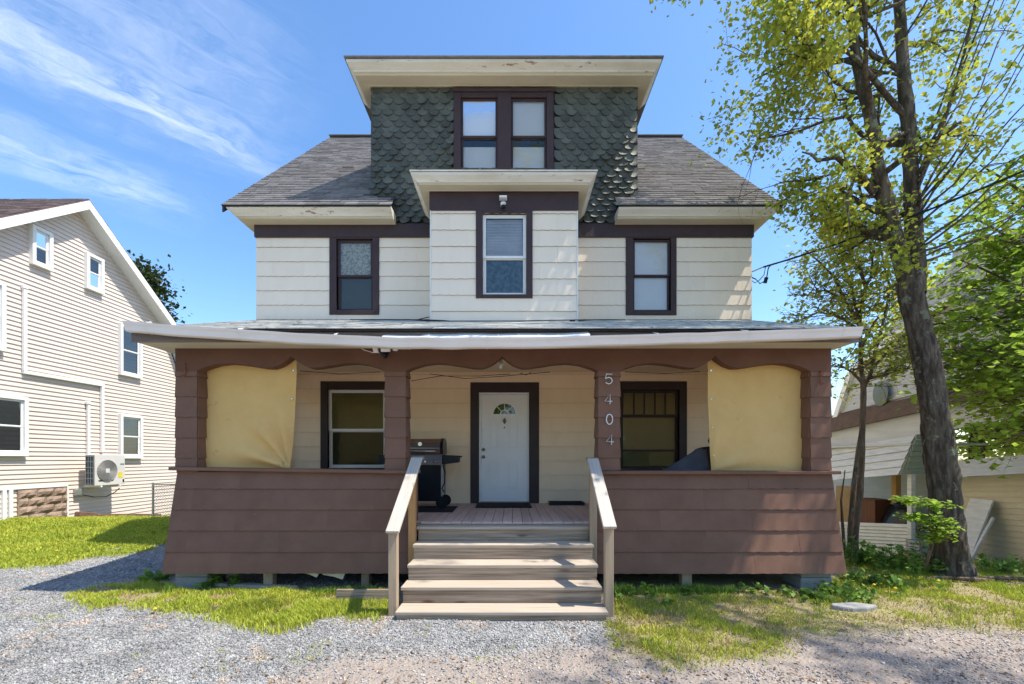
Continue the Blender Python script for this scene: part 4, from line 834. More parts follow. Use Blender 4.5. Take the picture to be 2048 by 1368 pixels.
MB().box(X(1101, 7.9), X(1168, 7.9), 7.9, 8.2, FZ + 0.001, FZ + 0.015).build('tray_base', BLACKP, bt_)
frm = MB(); a = X(1101, 7.9); b_ = X(1168, 7.9)
frm.box(a, b_, 7.885, 7.9, FZ + 0.001, FZ + 0.05).box(a, b_, 8.2, 8.215, FZ + 0.001, FZ + 0.05).box(a - 0.015, a, 7.885, 8.215, FZ + 0.001, FZ + 0.05).box(b_, b_ + 0.015, 7.885, 8.215, FZ + 0.001, FZ + 0.05)
frm.build('tray_rim', BLACKP, bt_)
# black chair with a grey cloth thrown over it, behind the right sill
DC = 6.35; ch = thing('porch_chair', (X(1425, DC), DC + 0.2, FZ), 'black chair half hidden behind the right shade cloth', 'chair')
xc = X(1403, DC)
bk = []
for j in range(9):
    v = j / 8; zc = FZ + 0.42 + (Z(893, DC) - FZ - 0.42) * v
    bk.append([(xc + 0.05 * (1 - v) ** 2 + 0.48 * u + 0.0, DC + 0.08 * (u - 0.5) ** 2 * 4 + 0.05 * v, zc - 0.03 * abs(2 * u - 1) ** 3 * (v > 0.9)) for u in np.linspace(0, 1, 9)])
b = MB().grid(bk); o = b.build('backrest', BLACKP, ch, smooth=True); md = o.modifiers.new('th', 'SOLIDIFY'); md.thickness = 0.05
MB().box(xc + 0.02, xc + 0.5, DC + 0.02, DC + 0.5, FZ + 0.40, FZ + 0.46).build('seat', BLACKP, ch, bevel=0.02, seg=2)
for x, y in ((xc + 0.05, DC + 0.06), (xc + 0.46, DC + 0.06), (xc + 0.05, DC + 0.46), (xc + 0.46, DC + 0.46)): MB().tube([(x, y, FZ), (x, y, FZ + 0.41)], 0.016, 8).build('leg', BLACKM, ch)
MB().tube([P(1424, 880, DC), P(1419, 875, DC), P(1417, 882, DC), P(1421, 888, DC), P(1424, 895, DC)], 0.012, 6).build('hook_handle', BLACKP, ch)
CLOTH = M('grey cloth', (0.085, 0.085, 0.098), (0.06, 0.062, 0.072), 5, rough=0.95, bump=0.3, bscale=40)
rows = []
for j in range(25):
    v = j / 24; px = 1302 + (1414 - 1302) * v; tz = float(np.interp(px, [1302, 1335, 1365, 1385, 1396, 1404, 1412], [955, 936, 922, 908, 896, 893, 897])); row = []
    for i in range(17):
        u = i / 16; ang = math.pi * u; prof_ = math.sin(ang) ** 0.7 if 0 < u < 1 else 0
        hh = Z(tz, DC) - (FZ + 0.47); zz_ = FZ + 0.47 + hh * prof_ + 0.018 * math.sin(9 * v + 5 * u) * prof_
        row.append((X(px, DC) + 0.02 * math.sin(7 * u + 3 * v), DC - 0.16 + 0.42 * u + 0.02 * math.sin(11 * v), zz_))
    rows.append(row)
o = MB().grid(rows).build('draped_cloth', CLOTH, smooth=True); md = o.modifiers.new('th', 'SOLIDIFY'); md.thickness = 0.012
tag(o, 'dark grey cloth draped over a low bench below the right porch window', 'cloth')
bn = thing('bench', (X(1345, DC), DC, FZ), 'low dark bench under the grey cloth behind the right knee wall', 'bench')
MB().box(X(1300, DC), xc - 0.03, DC - 0.15, DC + 0.25, FZ + 0.42, FZ + 0.46).build('seat', BLACKP, bn, bevel=0.005)
for x in (X(1304, DC), xc - 0.08): MB().box(x, x + 0.05, DC - 0.12, DC + 0.22, FZ, FZ + 0.42).build('leg', BLACKP, bn)
# lamps and cameras
fd = thing('flood_light', P(771, 700, DP - 0.1), 'white three headed security flood light under the gutter', 'light')
c0 = P(770, 706, DP - 0.014); MB().tube([c0, c0 + Vector((0, -0.03, 0)), c0 + Vector((0, -0.09, 0.0)), c0 + Vector((0, -0.12, 0.0))], [0.055, 0.055, 0.05, 0.03], 12).build('mount', BLACKP, fd)
for px, py, w, yaw in ((751, 698, 0.075, -0.7), (771, 696, 0.125, 0.0), (791, 694, 0.075, 0.7)):
    c0 = P(px, py, DP - 0.15); ct, sn = math.cos(yaw), math.sin(yaw)
    MB().obox(c0, (w / 2 * ct + 0.0, w / 2 * abs(sn) * 0.6, 0.0), (0, 0.02, 0.008), (0.01 * sn, -0.018, 0.045)).build('lamp_head', WHITEM, fd, bevel=0.008, seg=2)
c0 = P(770, 712, DP - 0.12); MB().tube([c0 + Vector((0, 0, 0.03)), c0, c0 + Vector((0, -0.01, -0.025))], [0.035, 0.04, 0.015], 12).build('sensor', BLACKM, fd, smooth=True)
MB().tube([P(712, 690, DP - 0.03), P(728, 700, DP - 0.04), P(745, 705, DP - 0.05), P(764, 706, DP - 0.06)], 0.006, 5).build('cord', GUTT, fd)
sc = thing('security_camera', P(1007, 408, DB - 0.08), 'small white security camera above the bay window', 'camera')
MB().box(X(999, DB), X(1014, DB), DB - 0.14, DB - 0.031, Z(404, DB), Z(400, DB)).build('bracket', WHITEM, sc, bevel=0.005)
MB().box(X(1000.5, DB), X(1012.5, DB), DB - 0.141, DB - 0.035, Z(399.6, DB), Z(398.6, DB)).build('solar_panel', BLACKM, sc)
c0 = P(1006.5, 404.5, DB - 0.09); MB().tube([c0, c0 + Vector((0, 0, -0.02)), c0 + Vector((0, -0.005, -0.07))], [0.045, 0.05, 0.045], 14).build('camera_body', WHITEM, sc, smooth=True)
c0 = c0 + Vector((0, -0.015, -0.085)); MB().tube([c0 + Vector((0, 0, 0.015)), c0, c0 + Vector((0, -0.002, -0.02)), c0 + Vector((0, 0, -0.035))], [0.04, 0.04, 0.03, 0.01], 14).build('lens_dome', BLACKM, sc, smooth=True)
pl = thing('porch_bulb', P(1003, 728, DP + 0.2), 'bare bulb holder hanging at the middle arch above the door', 'lamp')
c0 = P(1002, 738, DP + 0.25); BULB = M('frosted bulb', (0.75, 0.70, 0.62), rough=0.3)
MB().tube([(c0.x, c0.y, bt + 0.003), c0 + Vector((0, 0, 0.14))], [0.05, 0.045], 12).build('holder', BLACKP, pl)
MB().tube([c0 + Vector((0, 0, 0.14)), c0 + Vector((0, 0, 0.10)), c0 + Vector((0, 0, 0.06)), c0 + Vector((0, 0, 0.02)), c0], [0.016, 0.022, 0.032, 0.028, 0.008], 12).build('bulb', BULB, pl, smooth=True)
# planks and slab on the ground
def plank(name, a, b, w, h, label, mat, cat='plank'):
    pa, pb = ground_at(*a), ground_at(*b); return tag(MB().beam(pa + Vector((0, 0, h / 2)), pb + Vector((0, 0, h / 2)), w, h).build(name, mat, bevel=0.004), label, cat)
tag(MB().box(X(672, 5.22), X(782, 5.22), 5.22, 5.26, -0.02, 0.155).build('plank', WOODX, bevel=0.004), 'short board standing on edge left of the steps', 'plank')
plank('plank', (356, 1166), (590, 1180), 0.11, 0.045, 'long grey board lying in the grass along the left knee wall', WOODT)
plank('plank', (302, 1160), (352, 1148), 0.12, 0.05, 'short pale board at the left corner of the porch', WOODT)
# ---------------------------------------------------------------- neighbour on the left (gable wall faces our house, plane x = -12)
NX = -12.0
TL = Matrix(((0, -1, 0, NX), (1, 0, 0, 0), (0, 0, 1, 0), (0, 0, 0, 1)))        # local (along depth, into wall, up)
def LA(px): return -F * NX / (HX - px)
def LZ(px, py): return CZ + (HY - py) * LA(px) / F
nh = thing('neighbour_house', (NX - 4, 12, 0.0), 'beige vinyl sided gambrel roofed house on the left with white window frames', 'house')
PK = (11.97, 8.62)
outl = [(PK[0] + sg * a, z) for sg, lst in ((1, [(0, 8.62), (2.95, 6.28), (3.75, 4.55), (4.45, 3.0), (4.45, -1.2)]), (-1, [(4.45, -1.2), (4.45, 3.0), (3.75, 4.55), (2.95, 6.28)])) for a, z in lst]
nwall = MB(TL).prism(outl, 0.02, 0.16, 'y').build('wall', VINYL, nh)
half = lambda z: float(np.interp(z, [-1.2, 3.0, 4.55, 6.28, 8.62], [4.45, 4.45, 3.75, 2.95, 0.0]))
hc = 0.112; z = -0.55
while z < 8.5:
    a0, a1 = half(z), half(min(z + hc, 8.61)); b = MB(TL)
    b.add([(PK[0] - a0, -0.015, z), (PK[0] + a0, -0.015, z), (PK[0] + a1, 0.006, z + hc + 0.004), (PK[0] - a1, 0.010, z + hc + 0.004), (PK[0] - a0, 0.018, z), (PK[0] + a0, 0.018, z)], [(0, 1, 2, 3), (4, 5, 1, 0)])
    b.build('siding_board', VINYL, nwall); z += hc
# roof planes, soffit and rake trim
oh = 0.36; rl = [(0, 8.86), (3.10, 6.42), (3.98, 4.52), (4.75, 2.85)]
for sg in (1, -1):
    b = MB()
    for (a0, z0), (a1, z1) in zip(rl, rl[1:]):
        y0, y1 = PK[0] + sg * a0, PK[0] + sg * a1
        b.add([(NX + oh, y0, z0), (NX + oh, y1, z1), (NX - 9, y1, z1), (NX - 9, y0, z0), (NX + oh, y0, z0 - 0.10), (NX + oh, y1, z1 - 0.10), (NX - 9, y1, z1 - 0.10), (NX - 9, y0, z0 - 0.10)], [(0, 1, 2, 3), (7, 6, 5, 4), (0, 4, 5, 1)])
    rf = b.build('roof', NROOF, nh); b = MB()
    for (a0, z0), (a1, z1) in zip(rl, rl[1:]):
        y0, y1 = PK[0] + sg * a0, PK[0] + sg * a1
        b.add([(NX + oh + 0.02, y0, z0 - 0.035), (NX + oh + 0.02, y1, z1 - 0.035), (NX + oh + 0.02, y1, z1 - 0.29), (NX + oh + 0.02, y0, z0 - 0.27), (NX + oh - 0.02, y0, z0 - 0.035), (NX + oh - 0.02, y1, z1 - 0.035), (NX + oh - 0.02, y1, z1 - 0.29), (NX + oh - 0.02, y0, z0 - 0.27)], [(0, 1, 2, 3), (7, 6, 5, 4), (3, 2, 6, 7), (0, 4, 5, 1)])
    b.build('rake_board', VTRIM, rf); b = MB()
    for (a0, z0), (a1, z1) in zip(rl, rl[1:]):
        y0, y1 = PK[0] + sg * a0, PK[0] + sg * a1
        b.add([(NX + oh - 0.021, y0, z0 - 0.26), (NX + oh - 0.021, y1, z1 - 0.275), (NX - 0.02, y1, z1 - 0.275), (NX - 0.02, y0, z0 - 0.26)], [(0, 1, 2, 3)])
    b.build('soffit', VTRIM, rf)
u_ = (-1, 0, 0)
for sg in (-1, 1):
    dz, da = rl[0][1] - rl[1][1], rl[1][0]; ln = math.hypot(dz, da)
    tabs('roof_shingles', (NX + oh, PK[0] + sg * da, rl[1][1] + 0.003), u_, (0, -sg * da / ln, dz / ln), 9, ln, 0.30, 0.14, 0.010, NROOF, rf, seed=20 + sg)
MB().box(NX - 9, NX - 8.9, PK[0] - 4.4, PK[0] + 4.4, -1, 3).build('wall', VINYL, nh)
NGL = glass_mat('neighbour glass', (0.42, 0.46, 0.48), 1.3)
def lrect(px0, px1, py0l, py1l):
    pm = px0; a0, a1 = LA(px0), LA(px1); return (a0, a1, LZ(px0, py1l), LZ(px0, py0l))
for q in ((57, 99, 447, 527), (167, 202, 503, 576), (235, 279, 645, 749), (-46, 49, 783, 912), (235, 280, 827, 917), (-60, 4, 545, 690)):
    o_ = lrect(*q); i_ = (o_[0] + 0.085, o_[1] - 0.085, o_[2] + 0.09, o_[3] - 0.085)
    window(nh, o_, i_, (i_[2] + i_[3]) / 2, -0.075, VTRIM, VTRIM, [BLIND2, BLIND2], T=TL, gl=NGL, sw=0.045, proud=0.035, rec=0.012, lower_off=0.006)
# foundation blocks and white trim around them
fnd = MB(TL).box(LA(33), LA(132), -0.035, 0.015, -0.2, LZ(33, 978)).build('foundation', STONE, nh)
zt_ = LZ(33, 981); bh = 0.205; r_ = 0
while zt_ - bh * (r_ + 1) > -0.05:
    a = LA(35) - (0.2 if r_ % 2 else 0.0)
    while a < LA(130):
        a0, a1 = max(a, LA(35)), min(a + 0.40, LA(130)); z0, z1 = zt_ - bh * (r_ + 1) + 0.008, zt_ - bh * r_
        if a1 - a0 > 0.06:
            g = [[(a0 + (a1 - a0) * u, -0.04 - (0.045 * random.uniform(0.5, 1.3) if 0 < u < 1 and 0 < v < 1 else 0.0), z0 + (z1 - z0) * v) for u in np.linspace(0, 1, 6)] for v in np.linspace(0, 1, 4)]
            MB(TL).grid(g).build('block', STONE, fnd)
        a += 0.408
    r_ += 1
tr = MB(TL).box(LA(0) - 0.3, LA(133), -0.05, 0.01, LZ(33, 979), LZ(33, 974)).box(LA(131), LA(134.5), -0.049, 0.01, -0.1, LZ(33, 979)).box(LA(1), LA(9), -0.06, 0.01, 0.2, LZ(4, 980)).box(LA(14), LA(22), -0.06, 0.01, 0.2, LZ(4, 980))
tr.build('trim', VTRIM, nh, bevel=0.004)
# heat pump outdoor unit on wall brackets
hx0, hx1 = -11.78, -11.50; ha, hb = F * 11.5 / (HX - 190), F * 11.5 / (HX - 250); hz0, hz1 = Z(972, 12.0), Z(909, 12.0)
HPM = M('outdoor unit enamel', (0.62, 0.60, 0.57), (0.58, 0.56, 0.53), 3, rough=0.5); COIL = M('blue coil fins', (0.03, 0.07, 0.10), (0.02, 0.04, 0.06), 60, (1, 1, 0.05), rough=0.5)
FANG = M('fan guard grey', (0.34, 0.33, 0.32), rough=0.5)
hp = thing('heat_pump', (-11.64, (ha + hb) / 2, hz0), 'beige wall mounted heat pump unit on the neighbouring house', 'heat pump')
MB().box(hx0, hx1, ha + 0.004, hb, hz0, hz1).build('casing', HPM, hp, bevel=0.012, seg=2)
coil = MB().box(hx0 + 0.02, hx1 - 0.03, ha - 0.004, ha + 0.003, hz0 + 0.03, hz1 - 0.03).build('coil', COIL, hp)
gb_ = MB()
for k in range(6): zc = hz0 + 0.05 + (hz1 - hz0 - 0.1) * k / 5; gb_.box(hx0 + 0.02, hx1 - 0.03, ha - 0.014, ha - 0.006, zc - 0.006, zc + 0.006)
for k in range(4): xc_ = hx0 + 0.03 + 0.07 * k; gb_.box(xc_ - 0.005, xc_ + 0.005, ha - 0.013, ha - 0.007, hz0 + 0.05, hz1 - 0.05)
gb_.build('coil_guard', GALV, coil)
fc = Vector((hx1 + 0.006, ha + 0.36, (hz0 + hz1) / 2 - 0.02)); fg = MB()
for r in np.linspace(0.05, 0.30, 9): fg.tube([fc + Vector((0.012, r * math.cos(t), min(r, 0.31) * math.sin(t))) for t in np.linspace(0, 2 * math.pi, 25)], 0.005, 4)
fg.tube([fc + Vector((0.0, 0.30 * math.cos(t), 0.30 * math.sin(t))) for t in np.linspace(0, 2 * math.pi, 25)], 0.012, 5)
fg.build('fan_guard', FANG, hp); MB().tube([fc, fc + Vector((0.003, 0, 0))], 0.30, 24).build('fan_recess', FANG, hp)
MB().box(hx1 + 0.012, hx1 + 0.022, fc.y - 0.06, fc.y + 0.06, fc.z - 0.06, fc.z + 0.06).build('hub_plate', HPM, hp)
YEL = M('yellow sticker', (0.75, 0.62, 0.05), rough=0.5); TEAL = M('teal lettering', (0.05, 0.22, 0.25), rough=0.5)
MB().box(hx1 + 0.001, hx1 + 0.004, hb - 0.22, hb - 0.08, hz0 + 0.20, hz0 + 0.36).build('yellow_sticker', YEL, hp)
MB().box(hx1 + 0.001, hx1 + 0.004, hb - 0.16, hb - 0.03, hz1 - 0.29, hz1 - 0.255).build('name_plate', TEAL, hp)
MB().box(hx1 + 0.001, hx1 + 0.004, hb - 0.08, hb - 0.03, hz0 + 0.06, hz0 + 0.15).build('rating_plate', BLACKP, hp)
MB().box(hx1 + 0.001, hx1 + 0.012, ha + 0.10, ha + 0.55, hz0 + 0.13, hz0 + 0.155).build('vent_slot', BLACKP, hp)
for a in (ha + 0.18, hb - 0.18): MB().box(-11.985, hx1 + 0.02, a - 0.02, a + 0.02, hz0 - 0.045, hz0 - 0.001).build('bracket', VTRIM, hp)
def lp(px, py, o=0.05): return TL @ Vector((LA(px), -o, LZ(px, py)))
cdv = thing('line_set_cover', lp(45, 660), 'white pipe cover stepping down the beige wall to the heat pump', 'pipe')
for a, b_ in (((45, 577), (45, 742)), ((201, 773), (201, 905)), ):
    p0, p1 = lp(*a), lp(*b_); p1.y = p0.y; MB().beam(p0, p1, 0.08, 0.075, (1, 0, 0)).build('vertical_cover', VTRIM, cdv, bevel=0.01)
p0, p1 = lp(42, 744), lp(204, 771); zc = (p0.z + p1.z) / 2; MB().beam((p0.x, p0.y, p0.z), (p1.x, p1.y, p1.z), 0.075, 0.08).build('horizontal_cover', VTRIM, cdv, bevel=0.01)
c0 = lp(45, 575); MB().box(c0.x - 0.05, c0.x + 0.05, c0.y - 0.055, c0.y + 0.055, c0.z - 0.04, c0.z + 0.06).build('wall_cap', VTRIM, cdv, bevel=0.015)
cdw = thing('line_set_cover', lp(173, 850), 'short white pipe cover directly behind the heat pump', 'pipe')
p0, p1 = lp(173, 806), lp(173, 940); p1.y = p0.y; MB().beam(p0, p1, 0.07, 0.07, (1, 0, 0)).build('vertical_cover', VTRIM, cdw, bevel=0.01)
c0 = lp(172.5, 806); MB().box(c0.x - 0.05, c0.x + 0.05, c0.y - 0.06, c0.y + 0.05, c0.z - 0.04, c0.z + 0.05).build('wall_cap', VTRIM, cdw, bevel=0.015)
mb_ = thing('meter_box', lp(153, 985), 'small grey electrical box low on the beige wall', 'utility box')
c0 = lp(153, 984, 0.06); MB().box(c0.x - 0.05, c0.x + 0.06, c0.y - 0.11, c0.y + 0.09, c0.z - 0.09, c0.z + 0.09).build('box', GALV, mb_, bevel=0.012)
MB().tube([lp(162, 990, 0.06), lp(180, 994, 0.1), lp(205, 993, 0.12), lp(217, 984, 0.2), lp(219, 976, 0.3)], 0.014, 6).build('cable', BLACKP, mb_)
# landscape timbers along the wall foot
for i, (a, b_) in enumerate((((128, 1030), (168, 1029)), ((165, 1031), (232, 1031)), ((230, 1034), (300, 1036)))):
    p0, p1 = lp(*a, 0.35), lp(*b_, 0.3)
    z0 = gz(p0.x, p0.y); z1 = gz(p1.x, p1.y)
    o = MB().beam((p0.x, p0.y, z0 + 0.05 + 0.03 * (i == 0)), (p1.x, p1.y, z1 + 0.05), 0.16, 0.17 + 0.06 * (i == 0)).build('landscape_timber', TIMBER, bevel=0.02, seg=2)
    tag(o, ['thick brown timber nearest the block foundation of the beige house', 'middle brown timber edging below the heat pump', 'far brown timber edging leading to the wire fence'][i], 'timber', 'timbers along the beige wall')
# chain link fence
fx_, fd_ = -10.15, 12.3; fz_ = gz(fx_, fd_); fe = thing('chain_link_fence', (fx_, fd_, fz_), 'grey chain link fence between the two houses', 'fence')
for k in range(3): MB().tube([(fx_ + 1.2 * k, fd_, fz_ - 0.05), (fx_ + 1.2 * k, fd_, fz_ + 1.02)], 0.03, 8).build('fence_post', GALV, fe)
MB().tube([(fx_, fd_, fz_ + 0.97), (fx_ + 2.4, fd_, fz_ + 0.97)], 0.02, 6).build('top_rail', GALV, fe); b = MB(); s_ = 0.075
for k in range(-13, 33):
    for sg in (1, -1):
        pts = []
        for t in np.linspace(0, 0.95, 2):
            x = k * s_ + sg * t + (0 if sg > 0 else 0.0); pts.append((fx_ + x, fd_ - 0.02, fz_ + t))
        xs = [p[0] - fx_ for p in pts]
        lo, hi = (0.0, 2.4); t0, t1 = 0, 0.95
        if sg > 0: t0, t1 = max(0, lo - k * s_), min(0.95, hi - k * s_)
        else: t0, t1 = max(0, k * s_ - hi), min(0.95, k * s_ - lo)
        if t1 - t0 > 0.05: b.tube([(fx_ + k * s_ + sg * t, fd_ - 0.02, fz_ + t) for t in (t0, t1)], 0.004, 3, False)
b.build('wire_mesh', GALV, fe)

# ---------------------------------------------------------------- neighbour on the right (its side runs along x = 9.6, falling away downhill)
QX = 9.6
def RA(px, x=QX): return F * x / (px - HX)
def RP(px, py, x=QX): d = RA(px, x); return Vector((x, d, CZ + (HY - py) * d / F))
def rslab(px0, px1, l, r, x=QX, th=0.05, out=(0, 0)):
    """slab whose outer face spans px0..px1 with (top, bottom) pixel rows l and r; out tilts top/bottom toward us"""
    v = [RP(px0, l[0], x), RP(px1, r[0], x), RP(px1, r[1], x), RP(px0, l[1], x)]
    for p, o in zip(v, (out[0], out[0], out[1], out[1])): p.x -= o
    w = [p + Vector((th, 0, 0)) for p in v]; return MB().add(v + w, [(0, 1, 2, 3), (7, 6, 5, 4), (0, 4, 5, 1), (1, 5, 6, 2), (2, 6, 7, 3), (3, 7, 4, 0)])
def lerp(a, b, t): return a + (b - a) * t
rh = thing('neighbour_house', (12, 11, -0.6), 'white weathered house with side porch and metal awning behind the trees at right', 'house')
PL, PR = 1610, 1824
tops = lambda y0l, y0r, px: lerp(y0l, y0r, (px - 1668) / (1832 - 1668))
L1 = lambda l, r: (tops(l, r, PL), tops(l, r, PR))
def rstrip(name, mat, tl, tr_, bl, br, parent, x=QX, th=0.05, px0=PL, px1=PR, out=(0, 0)):
    return rslab(px0, px1, (tops(tl, tr_, px0), tops(bl, br, px0)), (tops(tl, tr_, px1), tops(bl, br, px1)), x, th, out).build(name, mat, parent)
hw = rslab(PL, PR, (1041, 1112), (1049, 1126), QX + 0.05, 0.06).build('half_wall', AWN, rh)
for k in range(11):
    t0, t1 = k / 11, (k + 0.93) / 11; rslab(PL, PR, (lerp(1041, 1110, t0), lerp(1041, 1110, t1)), (lerp(1049, 1125, t0), lerp(1049, 1125, t1)), QX + 0.045, 0.02, (0.0, 0.03)).build('siding_board', AWN, hw)
p0, p1 = RP(1826, 948), RP(1826, 1128); MB().box(p0.x - 0.06, p0.x + 0.05, p0.y - 0.02, p0.y + 0.10, p1.z - 0.1, p0.z).build('porch_post', AWN, rh, bevel=0.01)
p0, p1 = RP(1797, 955, 10.6), RP(1797, 1128, 10.6); MB().box(p0.x - 0.07, p0.x + 0.07, p0.y, p0.y + 0.14, p1.z - 0.1, p0.z + 0.3).build('porch_post', WOODO, rh)
aw = rstrip('awning', AWN, 897, 868, 962, 949, rh, th=0.03, out=(-0.1, 0.30))
for k in range(5):
    t0, t1 = k / 5, (k + 0.97) / 5
    rstrip('awning_slat', AWN, lerp(897, 962, t0), lerp(868, 949, t0), lerp(897, 962, t1), lerp(868, 949, t1), aw, th=0.02, out=(-0.1 + 0.4 * t0 + 0.02, -0.1 + 0.4 * t1 + 0.05))
ee = RP(PR, 949); et = RP(PR, 869); b = MB()
AWE = M('faded green awning end', (0.30, 0.36, 0.30), (0.24, 0.29, 0.24), 4, (1, 1, 5), rough=0.5)
for k in range(7):
    t0, t1 = k / 7, (k + 0.85) / 7; MB().box(QX - 0.28 * t1 + 0.10, QX + 0.65, ee.y - 0.03 - 0.01, ee.y - 0.012, lerp(et.z, ee.z, t1), lerp(et.z, ee.z, t0)).build('awning_end_slat', AWE, aw)
rstrip('wall', WSID, 860, 824, 898, 870, rh, x=QX + 0.12, th=0.05, px1=2140)
bnd = rstrip('roof_skirt', BROOF, 828, 790, 864, 828, rh, x=QX + 0.1, th=0.10, px1=2140, out=(-0.12, 0.16))
ledge = lambda py: float(np.interp(py, [600, 640, 690, 745, 862], [1905, 1842, 1772, 1706, 1668]))
uw = MB()
pts_ = [RP(ledge(py) + 3, py, QX + 0.34) for py in (832, 745, 690, 640, 600)] + [RP(2140, 470, QX + 0.34), RP(2140, 760, QX + 0.34)]
uw.add(pts_ + [p + Vector((0.06, 0, 0)) for p in pts_], [tuple(range(7)), tuple(range(13, 6, -1))]); uw = uw.build('wall', WSID, rh)
for k in range(17):
    t0, t1 = k / 17, (k + 1) / 17; l0, l1 = lerp(590, 830, t0), lerp(590, 830, t1); lx = ledge((l0 + l1) / 2 - 18)
    rstrip('siding_board', WSID, l0, l0 - 60, l1, l1 - 42, uw, x=QX + 0.30, th=0.02, px0=lx, px1=2140, out=(0.0, 0.02))
for (a0, a1) in ((862, 745), (745, 690), (690, 640), (640, 600)):
    MB().beam(RP(ledge(a0) - 4, a0, QX + 0.22), RP(ledge(a1) - 4, a1, QX + 0.22), 0.16, 0.12, (1, 0, 0)).build('rake_board', VTRIM, rh)
MB().add([RP(ledge(745) - 6, 745, QX + 0.1), RP(1905, 596, QX + 0.1), RP(1905, 596, QX + 0.1) + Vector((5, 0, 0)), RP(ledge(745) - 6, 745, QX + 0.1) + Vector((5, 0, 0))], [(0, 1, 2, 3)]).build('roof', BROOF, rh)
MB().add([RP(1905, 596, QX + 0.1), RP(2200, 640, QX + 0.1), RP(2200, 640, QX + 0.1) + Vector((5, 0, 0)), RP(1905, 596, QX + 0.1) + Vector((5, 0, 0))], [(0, 1, 2, 3)]).build('roof', BROOF, rh)
MB().box(QX + 0.4, QX + 8, 7.0, 7.1, -0.9, 4.2).build('wall', WSID, rh)
# porch back wall, floor
wb = rslab(1560, 1900, (900, 1140), (850, 1140), 11.3, 0.1).build('porch_wall', WSID, rh)
a0, a1 = RA(PL), RA(PR); MB().box(QX + 0.06, 11.3, a1, a0, -1.1, -0.92).build('porch_floor', FASC, rh); MB().box(QX - 0.05, 11.4, a1 - 0.02, a0, 2.05, 2.1).build('porch_ceiling', WSID, rh)
DISH = M('grey green dish', (0.16, 0.19, 0.17), rough=0.5)
c0 = RP(1758, 787, QX + 0.12); sd = thing('satellite_dish', c0, 'oval dark satellite dish on the white house behind the small tree', 'dish')
MB().add([c0 + Vector((0.03 * (r * r), 0.24 * r * math.cos(t), 0.33 * r * math.sin(t))) for r in (0.01, 0.5, 1) for t in np.linspace(0, 2 * math.pi, 24, endpoint=False)], [(i * 24 + k, i * 24 + (k + 1) % 24, (i + 1) * 24 + (k + 1) % 24, (i + 1) * 24 + k) for i in range(2) for k in range(24)]).build('reflector', DISH, sd, smooth=True)
MB().tube([c0 + Vector((0.02, 0, 0)), c0 + Vector((0.18, 0, -0.12)), c0 + Vector((0.22, 0, -0.3))], 0.02, 6).build('mast', GALV, sd)
# tan wing further right with stuff leaning on it
tw_ = rslab(1912, 2330, (955, 1108), (930, 1190), QX + 0.5, 0.1).build('wing_wall', TANS, rh)
for k in range(16):
    t0, t1 = k / 16, (k + 1) / 16; rslab(1912, 2330, (lerp(955, 1108, t0), lerp(955, 1108, t1)), (lerp(930, 1190, t0), lerp(930, 1190, t1)), QX + 0.48, 0.02, (0, 0.015)).build('siding_board', TANS, tw_)
rslab(1850, 2330, (925, 957), (880, 932), QX + 0.1, 0.1, (-0.3, 0.0)).build('wing_eave', AWN, rh)
p = ground_at(1940, 1085); q = Vector((9.75, 8.75, gz(9.75, 8.75)))
pa = thing('leaning_panel', q, 'white panel leaning on the tan wall right of the big trunk', 'panel')
MB().add([(9.45, 9.0, q.z), (9.45, 9.45, q.z), (9.95, 9.45, q.z + 1.25), (9.95, 9.0, q.z + 1.25), (9.49, 9.0, q.z), (9.49, 9.45, q.z), (9.99, 9.45, q.z + 1.25), (9.99, 9.0, q.z + 1.25)], [(0, 1, 2, 3), (7, 6, 5, 4), (0, 4, 5, 1), (1, 5, 6, 2), (2, 6, 7, 3), (3, 7, 4, 0)]).build('board', AWN, pa)
MB().beam((9.42, 8.95, q.z), (9.9, 8.95, q.z + 0.9), 0.05, 0.04).build('brace', AWN, pa)
# clutter on that porch
def rbox(name, px0, px1, py0, py1, x, dep, mat, label, cat):
    a0, a1 = RA(px1, x), RA(px0, x); z1, z0 = CZ + (HY - py0) * a0 / F, CZ + (HY - py1) * a0 / F
    t = thing(name, (x, a0, z0), label, cat); return t, (x, x + dep, a0, a1, z0, z1)
t, bx = rbox('cabinet', 1716, 1750, 1002, 1100, 10.2, 0.5, None, 'reddish wooden cabinet on the porch of the white house', 'cabinet')
RED = M('red brown wood', (0.17, 0.06, 0.03), (0.11, 0.04, 0.022), 5, (6, 6, 0.6), rough=0.6)
MB().box(bx[0], bx[1], bx[2], bx[3], -0.92, bx[5]).build('carcass', RED, t, bevel=0.01); MB().box(bx[0] - 0.03, bx[1], bx[2] - 0.03, bx[3] + 0.02, bx[5] + 0.001, bx[5] + 0.035).build('cabinet_top', RED, t)
t, bx = rbox('covered_barbecue', 1748, 1812, 1008, 1045, 10.3, 0.5, None, 'black covered barbecue on the porch of the white house', 'barbecue'); g = []
for j in range(9):
    v = j / 8; g.append([(bx[0] + 0.02 * math.sin(7 * u + 5 * v), bx[2] + (bx[3] - bx[2]) * u, lerp(-0.2, bx[5], math.sin(math.pi * u) ** 0.35 * math.sin(math.pi * min(v, 0.999) ** 1.0 * 0.5) if 0 < u < 1 else 0)) for u in np.linspace(0, 1, 13)]); 
    for i in range(13): g[-1][i] = (g[-1][i][0] + 0.25 * v, g[-1][i][1], g[-1][i][2])
BAG = M('black plastic sheet', (0.02, 0.022, 0.025), rough=0.25, bump=0.6, bscale=12)
MB().grid(g).build('cover', BAG, t, smooth=True); MB().box(bx[0] - 0.03, bx[1], bx[2] - 0.05, bx[3] + 0.05, -0.16, -0.06).build('shelf', BLACKP, t, bevel=0.01)
